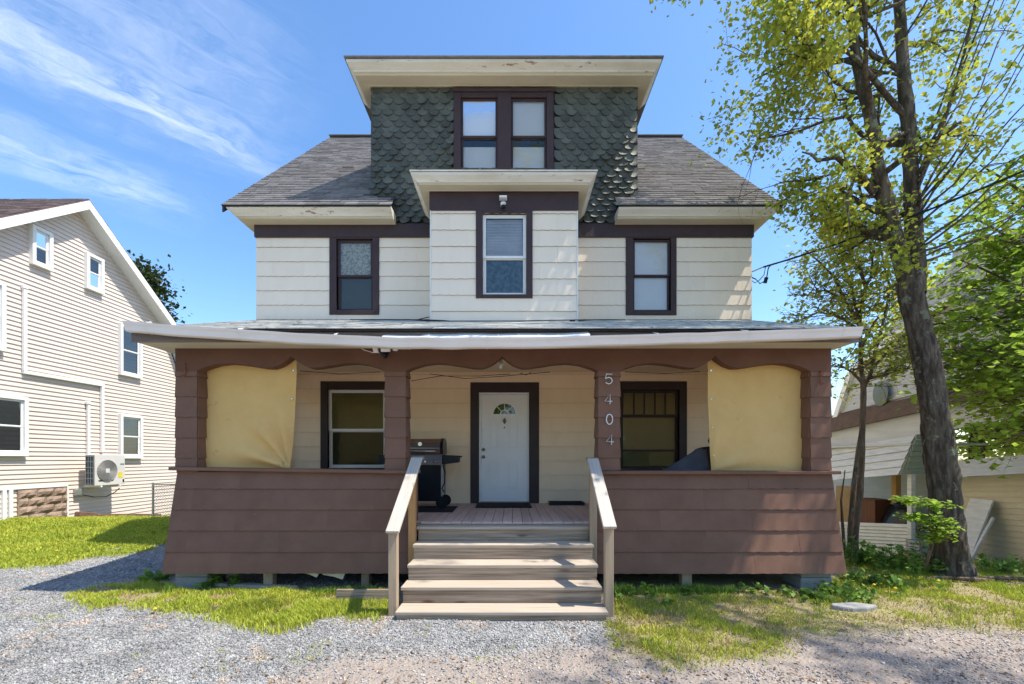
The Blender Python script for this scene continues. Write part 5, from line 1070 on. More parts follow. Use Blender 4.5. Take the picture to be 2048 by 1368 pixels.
for y in (bx[2] + 0.1, bx[3] - 0.1): MB().box(bx[0] + 0.1, bx[0] + 0.15, y, y + 0.05, -0.92, -0.16).build('leg', BLACKM, t)
t, bx = rbox('tan_board', 1672, 1716, 975, 1010, 11.2, 0.05, None, 'tan board standing against the back wall of the white porch', 'board')
MB().box(bx[0], bx[1], bx[2], bx[3], -0.92, bx[5]).build('sheet', M('tan board face', (0.42, 0.25, 0.11), rough=0.7), t)
q = ground_at(1842, 1100); ct = thing('crate', (9.0, 9.7, gz(9.0, 9.7)), 'small grey plastic crate beside the white porch post', 'crate')
zc = gz(8.95, 9.6); CR = M('grey crate plastic', (0.34, 0.35, 0.37), rough=0.5)
MB().box(9.0, 9.4, 9.62, 9.95, zc + 0.30, zc + 0.34).build('crate_base', CR, ct)
for z0 in (0.34, 0.42, 0.50): MB().box(9.0, 9.4, 9.62, 9.64, zc + z0, zc + z0 + 0.05).box(9.0, 9.4, 9.93, 9.95, zc + z0, zc + z0 + 0.05).box(9.0, 9.02, 9.641, 9.929, zc + z0, zc + z0 + 0.05).box(9.38, 9.4, 9.641, 9.929, zc + z0, zc + z0 + 0.05).build('crate_rail', CR, ct)
for x, y in ((9.0, 9.62), (9.37, 9.62), (9.0, 9.92), (9.37, 9.92)): MB().box(x + 0.002, x + 0.028, y + 0.002, y + 0.028, zc + 0.30, zc + 0.55).build('crate_corner', CR, ct)
MB().box(8.9, 9.5, 9.55, 10.05, zc - 0.05, zc + 0.295).build('crate_stand', WOODX, ct)

# ---------------------------------------------------------------- service cable to the house corner
uc = thing('power_line', P(1530, 532, 8.2), 'black overhead power line running from the house corner up past the tree', 'cable')
def arcpts(a, b, sag, n=20): return [a.lerp(b, t) - Vector((0, 0, sag * 4 * t * (1 - t))) for t in np.linspace(0, 1, n)]
p0 = Vector((XR + 0.02, DW + 0.1, Z(541, DW))); p1 = P(1527, 534, 8.0); far = P(2230, 262, 4.9)
MB().tube([p0, p1], 0.012, 6).build('anchor', GALV, uc)
MB().tube(arcpts(p1, far, 0.10), 0.016, 6).build('line', BLACKP, uc)
c1 = [P(1545, 528, 7.95), P(1537, 535, 8.0), P(1534, 552, 8.1), P(1530, 562, 8.15), P(1520, 567, 8.2), P(1511, 558, 8.28), Vector((XR + 0.01, DW + 0.15, Z(545, DW)))]
MB().tube(c1, 0.011, 6).build('drip_loop', BLACKP, uc); MB().tube([P(1533, 555, 8.1), P(1530, 566, 8.12)], 0.035, 8).build('splice', BLACKP, uc)
MB().tube([P(1531, 534, 8.05), P(1528, 550, 8.1), P(1519, 560, 8.2), P(1510, 566, 8.25), Vector((XR + 0.01, DW + 0.12, Z(552, DW)))], 0.008, 6).build('drip_loop', BLACKP, uc)
# ---------------------------------------------------------------- vegetation
def leaves(name, C_, size, mat, parent=None, seed=1, elong=1.5, flat=0.5, **t):
    r = np.random.default_rng(seed); C_ = np.asarray(C_, float); n = len(C_)
    nn = r.normal(size=(n, 3)); nn[:, 2] = np.abs(nn[:, 2]) + flat; nn /= np.linalg.norm(nn, axis=1, keepdims=True)
    a = r.normal(size=(n, 3)); a[:, 2] -= 0.4; a -= nn * (a * nn).sum(1, keepdims=True); a /= np.linalg.norm(a, axis=1, keepdims=True); b = np.cross(nn, a)
    s = (size * r.uniform(0.6, 1.35, n))[:, None]
    v = np.stack([C_ - a * s * elong * 0.5, C_ + b * s * 0.5 + nn * s * 0.12, C_ + a * s * elong * 0.5, C_ - b * s * 0.5 + nn * s * 0.12], 1).reshape(-1, 3)
    base = np.arange(n)[:, None] * 4; f = np.concatenate([base + np.array([[0, 1, 2]]), base + np.array([[0, 2, 3]])])
    return tag(link(name, raw_mesh(name, v, f, mat), parent), **t)
def rvec(r): return Vector((r.gauss(0, 1), r.gauss(0, 1), r.gauss(0, 1))).normalized()
def grow(b, tips, r, p, d, L, rad, lvl, up=0.15, wig=0.22, kids=4, n=5, spread=0.9, shrink=0.62, bad=None):
    pts = [Vector(p)]; d = Vector(d).normalized()
    for i in range(n):
        d = (d + rvec(r) * wig + Vector((0, 0, up))).normalized(); q = pts[-1] + d * (L / n)
        if bad and bad(q): break
        pts.append(q)
    if len(pts) < 2: return
    rad1 = rad * 0.45; rr = [rad + (rad1 - rad) * i / (len(pts) - 1) for i in range(len(pts))]
    b.tube(pts, rr, 8 if rad > 0.06 else (5 if rad > 0.015 else 3), False)
    if lvl == 0:
        tips += [pts[i].lerp(pts[i + 1], t) for i in range(len(pts) - 1) for t in (0.2, 0.7)] + [pts[-1]]; return
    for k in range(kids):
        i = min(len(pts) - 2, int((0.25 + 0.75 * (k + r.random()) / kids) * (len(pts) - 1))); t = r.random()
        q = pts[i].lerp(pts[i + 1], t); e = (pts[i + 1] - pts[i]).normalized()
        nd = (e + (rvec(r) - e * 0.2).normalized() * spread).normalized()
        grow(b, tips, r, q, nd, L * shrink * r.uniform(0.75, 1.2), rr[i] * 0.55, lvl - 1, up, wig * 1.1, kids, max(3, n - 1), spread, shrink, bad)
    tips.append(pts[-1])
def spray(tips, k, sd, seed, bad=None):
    r = np.random.default_rng(seed); T = np.array([tuple(t) for t in tips]); C_ = np.repeat(T, k, 0) + r.normal(size=(len(T) * k, 3)) * sd
    if bad is not None: C_ = C_[~bad(C_)]
    return C_
def clear(C_):
    """keep leaves out of our house and its porch"""
    x, y, z = C_[:, 0], C_[:, 1], C_[:, 2]
    inh = (x < 5.05) & (x > -5.3) & (y > 7.7) & (y < 17.4) & (z < 11.3)
    inp = (x < 4.6) & (y > 5.2) & (y < 8.4) & (z < 4.5); return inh | inp | ((x < 4.25) & (z < 6.7)) | (z < gh(x, y) + 0.02) | (y < 1.2)
badp = lambda q: (q.x < 5.0 and 7.7 < q.y < 17.4 and q.z < 11.3) or (q.x < 4.6 and 5.2 < q.y < 8.4 and q.z < 4.5)
def bark_tube(b, pts, rad, n=44, step=0.05, amp=0.05, seed=1, flare=None):
    pts = [Vector(p) for p in pts]; P_, R_ = [pts[0]], [rad[0]]
    for i in range(len(pts) - 1):
        m = max(1, int((pts[i + 1] - pts[i]).length / step))
        for k in range(1, m + 1): P_.append(pts[i].lerp(pts[i + 1], k / m)); R_.append(rad[i] + (rad[i + 1] - rad[i]) * k / m)
    sm_ = lambda L, a: [L[0]] + [(L[i - 1] + L[i] * 2 + L[i + 1]) * 0.25 for i in range(1, len(L) - 1)] + [L[-1]]
    for _ in range(6): P_ = sm_(P_, 0); R_ = sm_(R_, 0)
    ref = Vector((0, -1, 0)); rows = []; z0 = P_[0].z
    for i, p in enumerate(P_):
        t = (P_[min(i + 1, len(P_) - 1)] - P_[max(i - 1, 0)]).normalized(); a = t.cross(ref).normalized(); c = a.cross(t); row = []
        for k in range(n + 1):
            th = 2 * math.pi * (k % n) / n; s1 = th * n / 6.283
            w = float(vn(s1 * 0.5 + 0.6 * math.sin(i * 0.21), i * step * 3.2, 1.0, seed)) - 0.5 + 0.6 * (float(vn(s1 * 1.0, i * step * 9, 1.0, seed + 1)) - 0.5)
            rr = R_[i] * (1 + amp * w * 2) + min(0.028, R_[i] * 0.14) * w
            if flare: rr += flare * max(0, 1 - (p.z - z0) / 0.55) ** 2 * max(0, math.sin(th * 2.5 + 0.7)) * R_[i]
            row.append(p + (a * math.cos(th) + c * math.sin(th)) * rr)
        rows.append(row)
    b.grid(rows)
# big forked tree
rr_ = random.Random(21); D = 6.5
bt_ = ground_at(1905, 1150); big = thing('tree', bt_, 'tall forked tree with rough grey bark and sparse yellow green spring leaves', 'tree', 'trees on the right')
D = bt_.y; b = MB(); tips = []; print('tree at', bt_)
pt = lambda px, py, d=D: P(px, py, d)
trunk = [(1908, 1175, .47), (1906, 1150, .40), (1903, 1120, .345), (1896, 1060, .325), (1888, 980, .305), (1879, 900, .285), (1868, 810, .258), (1855, 730, .24), (1842, 670, .235), (1832, 630, .24), (1822, 590, .25), (1816, 560, .24)]
tp = [pt(a, c) for a, c, _ in trunk]; bark_tube(b, tp, [q * 0.60 for *_, q in trunk], 56, 0.035, 0.06, 41, 0.45)
left = [(1816, 575, .15), (1800, 520, .145), (1784, 455, .135), (1768, 390, .128), (1754, 320, .12), (1742, 250, .108), (1730, 190, .10), (1716, 130, .09), (1704, 60, .078), (1694, -20, .068), (1680, -140, .055), (1668, -300, .035), (1660, -430, .015)]
right = [(1832, 590, .16), (1832, 520, .145), (1827, 440, .14), (1824, 360, .138), (1818, 280, .13), (1811, 190, .115), (1804, 100, .105), (1798, 0, .095), (1800, -120, .08), (1806, -260, .06), (1815, -420, .04), (1822, -560, .015)]
stems = []
for s_, dd in ((left, -0.10), (right, 0.12)):
    pts = [pt(a, c, D + dd * min(1, i / 3) + 0.05 * math.sin(i)) for i, (a, c, _) in enumerate(s_)]; bark_tube(b, pts, [q * 0.70 for *_, q in s_], 28, 0.05, 0.06, 43); stems.append((pts, [q for *_, q in s_]))
# dead stub and known limbs
b.tube([pt(1748, 384, D - .1), pt(1722, 352, D - .2), pt(1694, 330, D - .25), pt(1672, 314, D - .3), pt(1654, 318, D - .3), pt(1636, 322, D - .32), pt(1622, 308, D - .33), pt(1604, 304, D - .35)], [.06, .055, .045, .035, .03, .025, .018, .008], 7)
b.tube([pt(1692, 330, D - .25), pt(1690, 308, D - .3), pt(1678, 290, D - .3)], [.02, .015, .006], 5); b.tube([pt(1712, 345, D - .2), pt(1704, 368, D - .3), pt(1694, 395, D - .35), pt(1696, 425, D - .4), pt(1702, 470, D - .45)], [.03, .024, .018, .014, .006], 5)
b.tube([pt(1838, 345), pt(1855, 320), pt(1880, 270), pt(1905, 190), pt(1930, 100), pt(1952, 0), pt(1965, -120)], [.04, .034, .028, .024, .02, .016, .01], 6)
# long slender shoots arching up to the right
for k in range(15):
    y0 = 250 + 14 * k + rr_.uniform(-20, 20); ex_, ey_ = 1960 + 30 * rr_.random() + 14 * k, -260 + 42 * k + rr_.uniform(-60, 60); dz = rr_.uniform(-1.2, 0.9)
    pts = []
    for t in np.linspace(0, 1, 9):
        px = lerp(1836, ex_ + 60, t ** 1.05); py = lerp(y0 + 90, ey_, t) + 40 * math.sin(math.pi * t) * rr_.uniform(0.3, 0.9); pts.append(pt(px, py, D + dz * t))
    b.tube(pts, [max(0.005, 0.015 * (1 - t) + 0.004) for t in np.linspace(0, 1, 9)], 5, False)
    tips += [pts[i] + rvec(rr_) * 0.15 for i in (2, 3, 4, 5, 6, 7, 8) for _ in range(2) if rr_.random() < 0.75]
def limb(p, d, L, rad, lvl=2, kids=4, **k): grow(b, tips, rr_, p, d, L, rad, lvl, bad=badp, kids=kids, **k)
for (pts, rs) in stems:
    for i in range(2, len(pts)):
        for _ in range(2 if i > 8 else 1):
            a = rr_.uniform(0, 6.28); limb(pts[i].lerp(pts[i - 1], rr_.random()), (math.cos(a), math.sin(a) * 0.9, 0.45), rr_.uniform(1.1, 2.2) if i > 4 else rr_.uniform(0.7, 1.2), rs[i] * 0.36 + 0.006, 2, 3, up=0.06)
# foliage reaching left of the stems in view
for (px, py, dd) in ((1730, 190, -.3), (1716, 130, -.5), (1710, 90, .2), (1700, 40, -.8), (1735, 230, .1), (1755, 330, -.3), (1770, 400, -.2), (1690, -40, -.4)):
    limb(pt(px, py), (-0.9, dd * 0.6, 0.05), rr_.uniform(0.9, 1.45), 0.026, 2, 4, up=-0.02)
# high limbs above the frame, toward the camera and the house (their shade dapples roof and yard)
for q, d_, L in (((1690, -60), (-0.9, 0.0, 0.12), 3.4), ((1800, -40), (0.8, -0.6, 0.25), 3.2), ((1805, -160), (0.35, -1, 0.3), 3.0), ((1670, -260), (-1, 0.5, 0.25), 3.0), ((1815, -300), (1, 0.1, 0.3), 3.0), ((1806, -200), (0.9, -0.5, 0.2), 3.0), ((1672, -180), (-0.9, 0.35, 0.35), 3.2), ((1806, -60), (1, -0.9, 0.12), 4.4), ((1806, -240), (0.8, -0.9, 0.15), 4.4), ((1812, -330), (0.7, -0.8, 0.3), 4.2)):
    limb(pt(*q), d_, L, 0.05, 3, 3, up=0.05, shrink=0.55)
b.build('trunk', BARK, big, smooth=True)
C_ = spray(tips, 7, 0.105, 3, clear); leaves('crown', C_, 0.052, LEAFY, big, 4, kind='stuff'); print('big leaves', len(C_))
# leaf tufts hugging the fork
sp = spray([pt(lerp(1765, 1835, rr_.random()), lerp(390, 545, rr_.random() ** 0.8), D - 0.18) for _ in range(55)], 6, 0.09, 9); leaves('trunk_shoots', sp, 0.05, LEAFY, big, 5, kind='stuff')
# small multi-stemmed tree near the porch corner
rr_ = random.Random(8); sb = ground_at(1706, 1122); sb.y = 7.75; sb = Vector((X(1706, 7.75), 7.75, gz(X(1706, 7.75), 7.75)))
sm_ = thing('small_tree', sb, 'small twin stemmed tree with fresh pale leaves beside the porch corner', 'tree', 'trees on the right'); D2 = 7.75; b = MB(); tips = []
p2 = lambda px, py, dd=0: P(px, py, D2 + dd)
s1 = [(1712, 1130, .10), (1709, 1085, .085), (1716, 1020, .08), (1722, 950, .078), (1724, 880, .075), (1726, 820, .072), (1727, 775, .07), (1722, 735, .055), (1722, 690, .05), (1718, 650, .046), (1726, 600, .038), (1731, 570, .034)]
bark_tube(b, [p2(a, c) for a, c, _ in s1], [r * 0.64 for *_, r in s1], 16, 0.05, 0.05, 47)
b.tube([p2(1700, 1125, -.05), p2(1700, 1060, -.08), p2(1706, 980, -.08), p2(1716, 900, -.05), p2(1724, 850, 0)], [.05, .042, .038, .034, .022], 8, False); b.tube([p2(1690, 1120, -.1), p2(1686, 1060, -.15), p2(1682, 1000, -.2), p2(1690, 940, -.2)], [.03, .025, .018, .008], 6, False)
limbs2 = [[(1729, 775), (1742, 745), (1752, 700), (1765, 650), (1776, 600), (1778, 566), (1768, 530), (1760, 490), (1756, 450)], [(1719, 650), (1706, 625), (1688, 600), (1672, 590), (1650, 580), (1620, 590), (1590, 590)], [(1731, 572), (1720, 540), (1706, 520), (1698, 500), (1694, 470), (1690, 440)], [(1731, 572), (1742, 555), (1745, 520), (1738, 490)],
          [(1736, 757), (1765, 752), (1800, 738), (1830, 735), (1850, 742)], [(1727, 768), (1705, 745), (1690, 735), (1676, 730)], [(1716, 660), (1690, 640), (1664, 628), (1636, 625), (1600, 640), (1570, 650)], [(1721, 700), (1740, 660), (1752, 640), (1790, 610), (1815, 590)], [(1718, 640), (1700, 560), (1680, 520), (1655, 480)], [(1688, 600), (1670, 555), (1640, 525), (1610, 500)], [(1745, 735), (1780, 700), (1815, 690)]]
for i, lm in enumerate(limbs2):
    dd = [0.1, -0.1, 0.2, -0.2, -0.3, -0.3, 0.35, 0.3, 0.3, 0.15, -0.35][i]; pts = [p2(a, c, dd * k / len(lm)) for k, (a, c) in enumerate(lm)]
    b.tube(pts, [lerp(.032, .010, k / (len(lm) - 1)) for k in range(len(lm))], 6, False)
    for k in range(1, len(pts)):
        for _ in range(4):
            a = rr_.uniform(0, 6.28); grow(b, tips, rr_, pts[k].lerp(pts[k - 1], rr_.random()), (math.cos(a), 0.7 * math.sin(a), rr_.uniform(-0.1, 0.6)), rr_.uniform(0.45, 0.85), 0.010, 1, 0.03, 0.25, 4, 4, 0.9, 0.6, badp)
b.build('trunk', BARK2, sm_, smooth=True)
C_ = spray(tips, 1, 0.07, 5, clear); leaves('crown', C_, 0.056, LEAFG, sm_, 6, kind='stuff'); print('small leaves', len(C_))
# broad maple boughs coming in from the right
rr_ = random.Random(14); mb0 = Vector((10.6, 7.3, gz(10.6, 7.3))); mp_ = thing('maple_tree', mb0, 'bright green maple with broad drooping boughs at the right edge', 'tree', 'trees on the right'); b = MB(); tips = []
b.tube([mb0 + Vector((0, 0, -.1)), mb0 + Vector((0, 0, 1)), mb0 + Vector((-.1, .05, 2.5)), mb0 + Vector((0, .1, 4.5)), mb0 + Vector((.1, .1, 7))], [.22, .17, .15, .12, .05], 12, False)
for (px, py, d, px1, py1, d1) in ((2200, 900, 7.3, 1960, 800, 7.0), (2200, 850, 7.3, 1930, 690, 7.3), (2200, 800, 7.3, 1900, 620, 7.6), (2200, 720, 7.3, 1920, 520, 7.8), (2200, 650, 7.3, 1935, 430, 7.4), (2200, 560, 7.3, 1960, 330, 7.2), (2220, 880, 7.3, 2010, 880, 6.8), (2220, 760, 7.3, 1880, 700, 6.9), (2220, 700, 7.3, 2030, 600, 6.5), (2220, 620, 7.3, 2000, 480, 6.9), (2200, 830, 7.3, 1890, 780, 8.0), (2200, 700, 7.4, 1860, 650, 8.2), (2200, 780, 7.3, 1990, 720, 6.6), (2200, 520, 7.4, 1985, 400, 7.6), (2220, 820, 7.3, 2040, 780, 6.4)):
    a, c = P(px, py, d), P(px1, py1, d1); pts = [a.lerp(c, t) + Vector((0, 0, 0.25 * math.sin(math.pi * t))) for t in np.linspace(0, 1, 7)]
    b.tube(pts, [lerp(.05, .010, t) for t in np.linspace(0, 1, 7)], 6, False)
    for k in range(2, 7):
        for _ in range(5):
            an = rr_.uniform(0, 6.28); grow(b, tips, rr_, pts[k].lerp(pts[k - 1], rr_.random()), (math.cos(an), math.sin(an), rr_.uniform(-0.25, 0.25)), rr_.uniform(0.5, 0.9), 0.010, 1, -0.03, 0.18, 4, 4, 0.8, 0.6, None)
b.build('trunk', BARK2, mp_, smooth=True)
C_ = spray(tips, 1, 0.09, 7, clear); leaves('crown', C_, 0.090, LEAFM, mp_, 8, elong=1.25, flat=1.4, kind='stuff'); print('maple leaves', len(C_))
# leafy tree closing the gap behind the right neighbour, conifers behind the left one
def far_tree(name, loc, h, rad, label, mat, seed, size, n, shape, group):
    t = thing(name, loc, label, 'tree', group); b = MB(); r = np.random.default_rng(seed); x, y, z0 = loc
    b.tube([(x, y, z0 - .1), (x + .1, y, z0 + h * .5), (x, y, z0 + h * .95)], [rad * .09, rad * .06, .02], 8, False); C_ = []
    for k in range(46):
        f = r.uniform(0.25, 1.0) if shape == 'cone' else r.uniform(0.35, 1.0); rr0 = rad * (1.08 - f) * r.uniform(.5, 1.05) if shape == 'cone' else rad * math.sqrt(max(0.05, 1 - ((f - .65) / .38) ** 2)) * r.uniform(.4, 1.0)
        a = r.uniform(0, 6.28); c = np.array([x + rr0 * math.cos(a), y + rr0 * math.sin(a), z0 + h * f])
        b.tube([(x, y, z0 + h * f * 0.93), tuple(c)], [0.05, 0.012], 4, False); C_.append(c + r.normal(size=(n, 3)) * rad * np.array([.17, .17, .11 if shape == 'cone' else .15]))
    b.build('trunk', BARK, t); leaves('crown', np.concatenate(C_), size, mat, t, seed, kind='stuff')
far_tree('conifer', (X(280, 26), 26, -1.5), 14.6, 3.6, 'dark evergreen just behind the rake of the beige house', LEAFD, 31, 0.17, 300, 'cone', 'far trees')
far_tree('conifer', (X(345, 27), 27, -1.5), 11.2, 2.2, 'small dark treetop showing above the left end of the porch roof', LEAFD, 32, 0.16, 240, 'cone', 'far trees')
far_tree('shade_tree', (X(1950, 17), 17, -1.2), 9.6, 3.6, 'hazy green tree rising behind the white house on the right', LEAFG, 33, 0.20, 190, 'ball', 'far trees')
# sapling sprays in front of the big trunk
rr_ = random.Random(3); q = ground_at(1800, 1140); q = Vector((X(1832, 6.1), 6.1, gz(X(1832, 6.1), 6.1))); sg_ = thing('sapling', q, 'young maple sapling with flat leaf sprays in front of the big trunk', 'sapling'); b = MB(); tips = []
for (pa, pb) in (((1852, 1130), (1874, 1012)), ((1850, 1130), (1822, 1004)), ((1854, 1130), (1876, 1058))):
    a, c = P(*pa, 6.05), P(*pb, 5.9); pts = [a.lerp(c, t) for t in np.linspace(0, 1, 5)]; b.tube(pts, [.010, .009, .008, .006, .003], 5, False)
    for k in (3, 4):
        for _ in range(7): an = rr_.uniform(0, 6.28); grow(b, tips, rr_, pts[k], (math.cos(an), math.sin(an), 0.05), 0.19, 0.004, 0, 0, .1, 2, 3)
b.build('stem', BARK2, sg_); leaves('leaf_spray', spray(tips, 3, 0.03, 5), 0.055, LEAFM, sg_, 3, elong=1.2, flat=2.0, kind='stuff')
# undergrowth at the foot of the trees
def weeds(name, px, py, n, h, w, label, mat, seed, size=0.05, el=1.6):
    r = random.Random(seed); g = ground_at(px, py); b = MB(); C_ = []; t = thing(name, g, label, 'plant', 'weeds round the house')
    for _ in range(n):
        x, y = g.x + r.gauss(0, w * .5), g.y + r.gauss(0, min(w * .5, 0.2)); z = gz(x, y); e = Vector((x + r.gauss(0, h * .25), y + r.gauss(0, h * .2), z + h * r.uniform(.5, 1.1)))
        b.tube([(x, y, z - .01), tuple((Vector((x, y, z)) + e) / 2 + Vector((r.gauss(0, .02), 0, .03))), tuple(e)], [.005, .004, .002], 4, False)
        for k in range(7): C_.append(tuple(Vector((x, y, z)).lerp(e, r.uniform(.25, 1.05)) + rvec(r) * 0.045))
    tag(b.build('stems', mat, t), kind='stuff'); leaves('foliage', C_, size, mat, t, seed, elong=el, kind='stuff')
for i, (px, py, n, h, w, lab) in enumerate(((1740, 1128, 46, .36, .5, 'tangle of weeds at the foot of the small tree'), (1800, 1140, 40, .30, .5, 'weeds between the small tree and the big trunk'), (1850, 1128, 18, .3, .25, 'weeds against the left side of the big trunk'), (1640, 1194, 12, .10, .3, 'leafy weeds at the foot of the concrete block pier'), (1550, 1190, 9, .09, .4, 'weeds in the shade under the right knee wall'), (1290, 1188, 10, .08, .5, 'low weeds under the porch right of the steps'), (1990, 1140, 30, .22, .6, 'low greenery right of the big trunk'),
        (305, 1162, 12, .10, .12, 'pale leafy weed at the left corner of the porch'), (422, 1172, 12, .14, .14, 'broad leaved weed below the left knee wall'), (375, 1168, 8, .16, .08, 'upright weed beside the left pier'), (470, 1172, 7, .12, .06, 'small weed left of the wooden pier'), (1760, 1170, 24, .16, .5, 'weeds in front of the small tree'), (1700, 1195, 22, .12, .35, 'weeds beside the pale stone slab'))):
    weeds('weed', px, py, n, h, w, lab, LEAFW, 60 + i, 0.055 if px > 1600 else 0.06)
# pale stone slab by the right corner
q = ground_at(1706, 1218); r = random.Random(2); poly = [(q.x + 0.26 * math.cos(a) * r.uniform(.8, 1.1), q.y + 0.10 * math.sin(a) * r.uniform(.8, 1.1)) for a in np.linspace(0, 6.28, 11)[:-1]]
tag(MB().prism(poly, -0.02, 0.055, 'z').build('stone_slab', BLOCK, bevel=0.02, seg=2), 'pale flat stone lying in the grass off the right porch corner', 'stone')
q = ground_at(1910, 1172); tag(MB().tube([(5.9, 6.2, gz(5.9, 6.2) + .03), (6.4, 6.05, gz(6.4, 6.05) + .05), (7.0, 6.15, gz(7, 6.15) + .04), (7.6, 6.0, gz(7.6, 6) + .03)], [.02, .035, .03, .015], 7).build('fallen_branch', BARK2), 'fallen brown branch on the ground before the big trunk', 'branch')
# dandelions
dd_ = MB(); YF = M('dandelion yellow', (0.80, 0.55, 0.02), rough=0.7); dd_.tube([(0, 0, 0), (0, 0, .05), (0, 0, .06), (0, 0, .07)], [.003, .003, .02, .012], 8); dme = dd_.mesh('dandelion', YF)
for i, (px, py) in enumerate(((112, 1108), (188, 1105), (296, 1104), (310, 1228), (1690, 1160), (1712, 1158), (1748, 1178), (1762, 1176), (1776, 1190), (1790, 1185), (1822, 1162), (1640, 1178), (1876, 1170), (1730, 1140))):
    g = ground_at(px, py); tag(link('dandelion', dme, None, g), 'small yellow dandelion in the grass ' + ('left of the house' if px < 500 else 'under the trees at right'), 'flower', 'dandelions left' if px < 500 else 'dandelions right')
# ---- grass
def blades(name, n, x0, x1, y0, y1, sel, h0, h1, mat, seed, wid=0.006, dens=None):
    r = np.random.default_rng(seed); x = r.uniform(x0, x1, n); y = r.uniform(y0, y1, n); px, py, lw, pl_, pr_, dt = zones(x + r.normal(0, .07, n), y + r.normal(0, .09, n))
    k = sel(px, py, lw, pl_, pr_, dt, x, y, r); k &= ~((x > PX0 - 0.05) & (x < PX1 + 0.05) & (y > 5.64) & (y < 17)) & ~((x > SX0 - .1) & (x < SX1 + .1) & (y > 4.6)) & ~((x < -11.9) & (y > 7.5) & (y < 16.5)) & ~((x > 9.4) & (y > 7))
    x, y = x[k], y[k]; m = len(x); z = gh(x, y) - 0.004; h = r.uniform(h0, h1, m) * (0.6 + 0.8 * vn(x, y, 3, seed)); a = r.uniform(0, 6.28, m); w = wid * r.uniform(.6, 1.4, m) * (0.6 + y * 0.11)
    lx, ly = h * r.normal(0, .38, m), h * r.normal(0, .38, m); c, s = np.cos(a) * w, np.sin(a) * w
    v = np.stack([np.stack([x - c, y - s, z], 1), np.stack([x + c, y + s, z], 1), np.stack([x + lx * .4 + c * .8, y + ly * .4 + s * .8, z + h * .6], 1), np.stack([x + lx * .4 - c * .8, y + ly * .4 - s * .8, z + h * .6], 1), np.stack([x + lx, y + ly, z + h], 1)], 1).reshape(-1, 3)
    bs = np.arange(m)[:, None] * 5; f = np.concatenate([bs + np.array([[0, 1, 2]]), bs + np.array([[0, 2, 3]]), bs + np.array([[3, 2, 4]])]); print(name, seed, m)
    return link(name, raw_mesh(name, v, f, mat), None)
tag(blades('lawn_grass', 280000, -13.5, -3.5, 5.8, 15.5, lambda px, py, l_, a, b, d, x, y, r: l_ & (px > -260) & (px < 420), .035, .075, GRASS, 1, .006), 'mown green lawn beside the beige house', 'grass', kind='stuff')
tag(blades('grass', 150000, -6.2, -1.1, 4.2, 5.96, lambda px, py, l_, a, b, d, x, y, r: a & (r.random(len(x)) < sstep((.45 * vn(x, y, 2.6, 7) + .35 * vn(x, y, 6.5, 8) + .2 * vn(x, y, 15, 9) - .29) / .3)), .03, .085, GRASS, 2, .0042), 'bright grass strip in front of the left knee wall', 'grass', kind='stuff')
tag(blades('grass', 230000, 0.9, 8.5, 3.4, 7.4, lambda px, py, l_, a, b, d, x, y, r: b & (r.random(len(x)) < sstep((.35 * vn(x, y, 2.0, 9) + .4 * vn(x, y, 5.5, 10) + .25 * vn(x, y, 14, 19) - .34) / .30) * np.where((px > 1560) & (py > 1205), .28, .8)), .018, .055, GRASS, 3, .0042), 'patchy yellow green grass right of the steps', 'grass', kind='stuff')
tag(blades('dry_grass', 60000, 0.9, 8.5, 3.4, 6.2, lambda px, py, l_, a, b, d, x, y, r: b & (r.random(len(x)) < np.where(px < 1600, 1.0, .5) * vn(x, y, 3.7, 12)), .012, .045, GRASSD, 4, .004), 'dry straw coloured grass right of the steps', 'grass', kind='stuff')
tag(blades('dry_grass', 40000, -6.2, -1.1, 4.0, 5.9, lambda px, py, l_, a, b, d, x, y, r: a & (r.random(len(x)) < .9 * vn(x, y, 3.1, 13)), .015, .045, GRASSD, 6, .004), 'dry straw coloured grass left of the steps', 'grass', kind='stuff')
tag(blades('tall_grass', 9000, -4.4, 4.4, 5.50, 5.64, lambda px, py, l_, a, b, d, x, y, r: (a | b) & (vn(x, y, 2.2, 15) > .66), .06, .15, LEAFW, 5, .0045), 'longer grass along the foot of the porch', 'grass', kind='stuff')
tag(blades('gravel_weeds', 40000, -8, 2, 3.0, 6.6, lambda px, py, l_, a, b, d, x, y, r: ~(l_ | a | b) & (vn(x, y, 3.4, 17) > .86) & (vn(x, y, 11, 18) > .45), .012, .035, GRASS, 8, .004), 'scattered tufts of grass growing in the gravel', 'grass', kind='stuff')
# trees across the street behind the viewer: one far mass, seen only mirrored in the window panes
r = np.random.default_rng(77); C_ = []
for k in range(16):
    cx_, cy_, hh_ = -42 + 5.6 * k + r.uniform(-2, 2), -30 + r.uniform(-5, 5), r.uniform(5, 9); q_ = r.normal(size=(420, 3)); q_ /= np.linalg.norm(q_, axis=1, keepdims=True)
    C_.append(np.array([cx_, cy_, hh_ * .55]) + q_ * r.uniform(.5, 1, (420, 1)) * np.array([3.6, 3.0, hh_ * .55]))
leaves('distant_wood', np.concatenate(C_), 0.75, LEAFM, None, 12, label='far row of green trees across the street', cat='trees', kind='stuff')
C_ = []
for k in range(34):
    cx_, cy_, hh_ = -120 + 7.4 * k + r.uniform(-3, 3), 62 + r.uniform(-6, 10), r.uniform(6, 9.5); q_ = r.normal(size=(260, 3)); q_ /= np.linalg.norm(q_, axis=1, keepdims=True)
    C_.append(np.array([cx_, cy_, hh_ * .5 - .5]) + q_ * r.uniform(.5, 1, (260, 1)) * np.array([5.0, 3.0, hh_ * .5]))
leaves('distant_wood', np.concatenate(C_), 1.0, LEAFM, None, 13, label='far wood on the skyline behind the houses', cat='trees', kind='stuff')
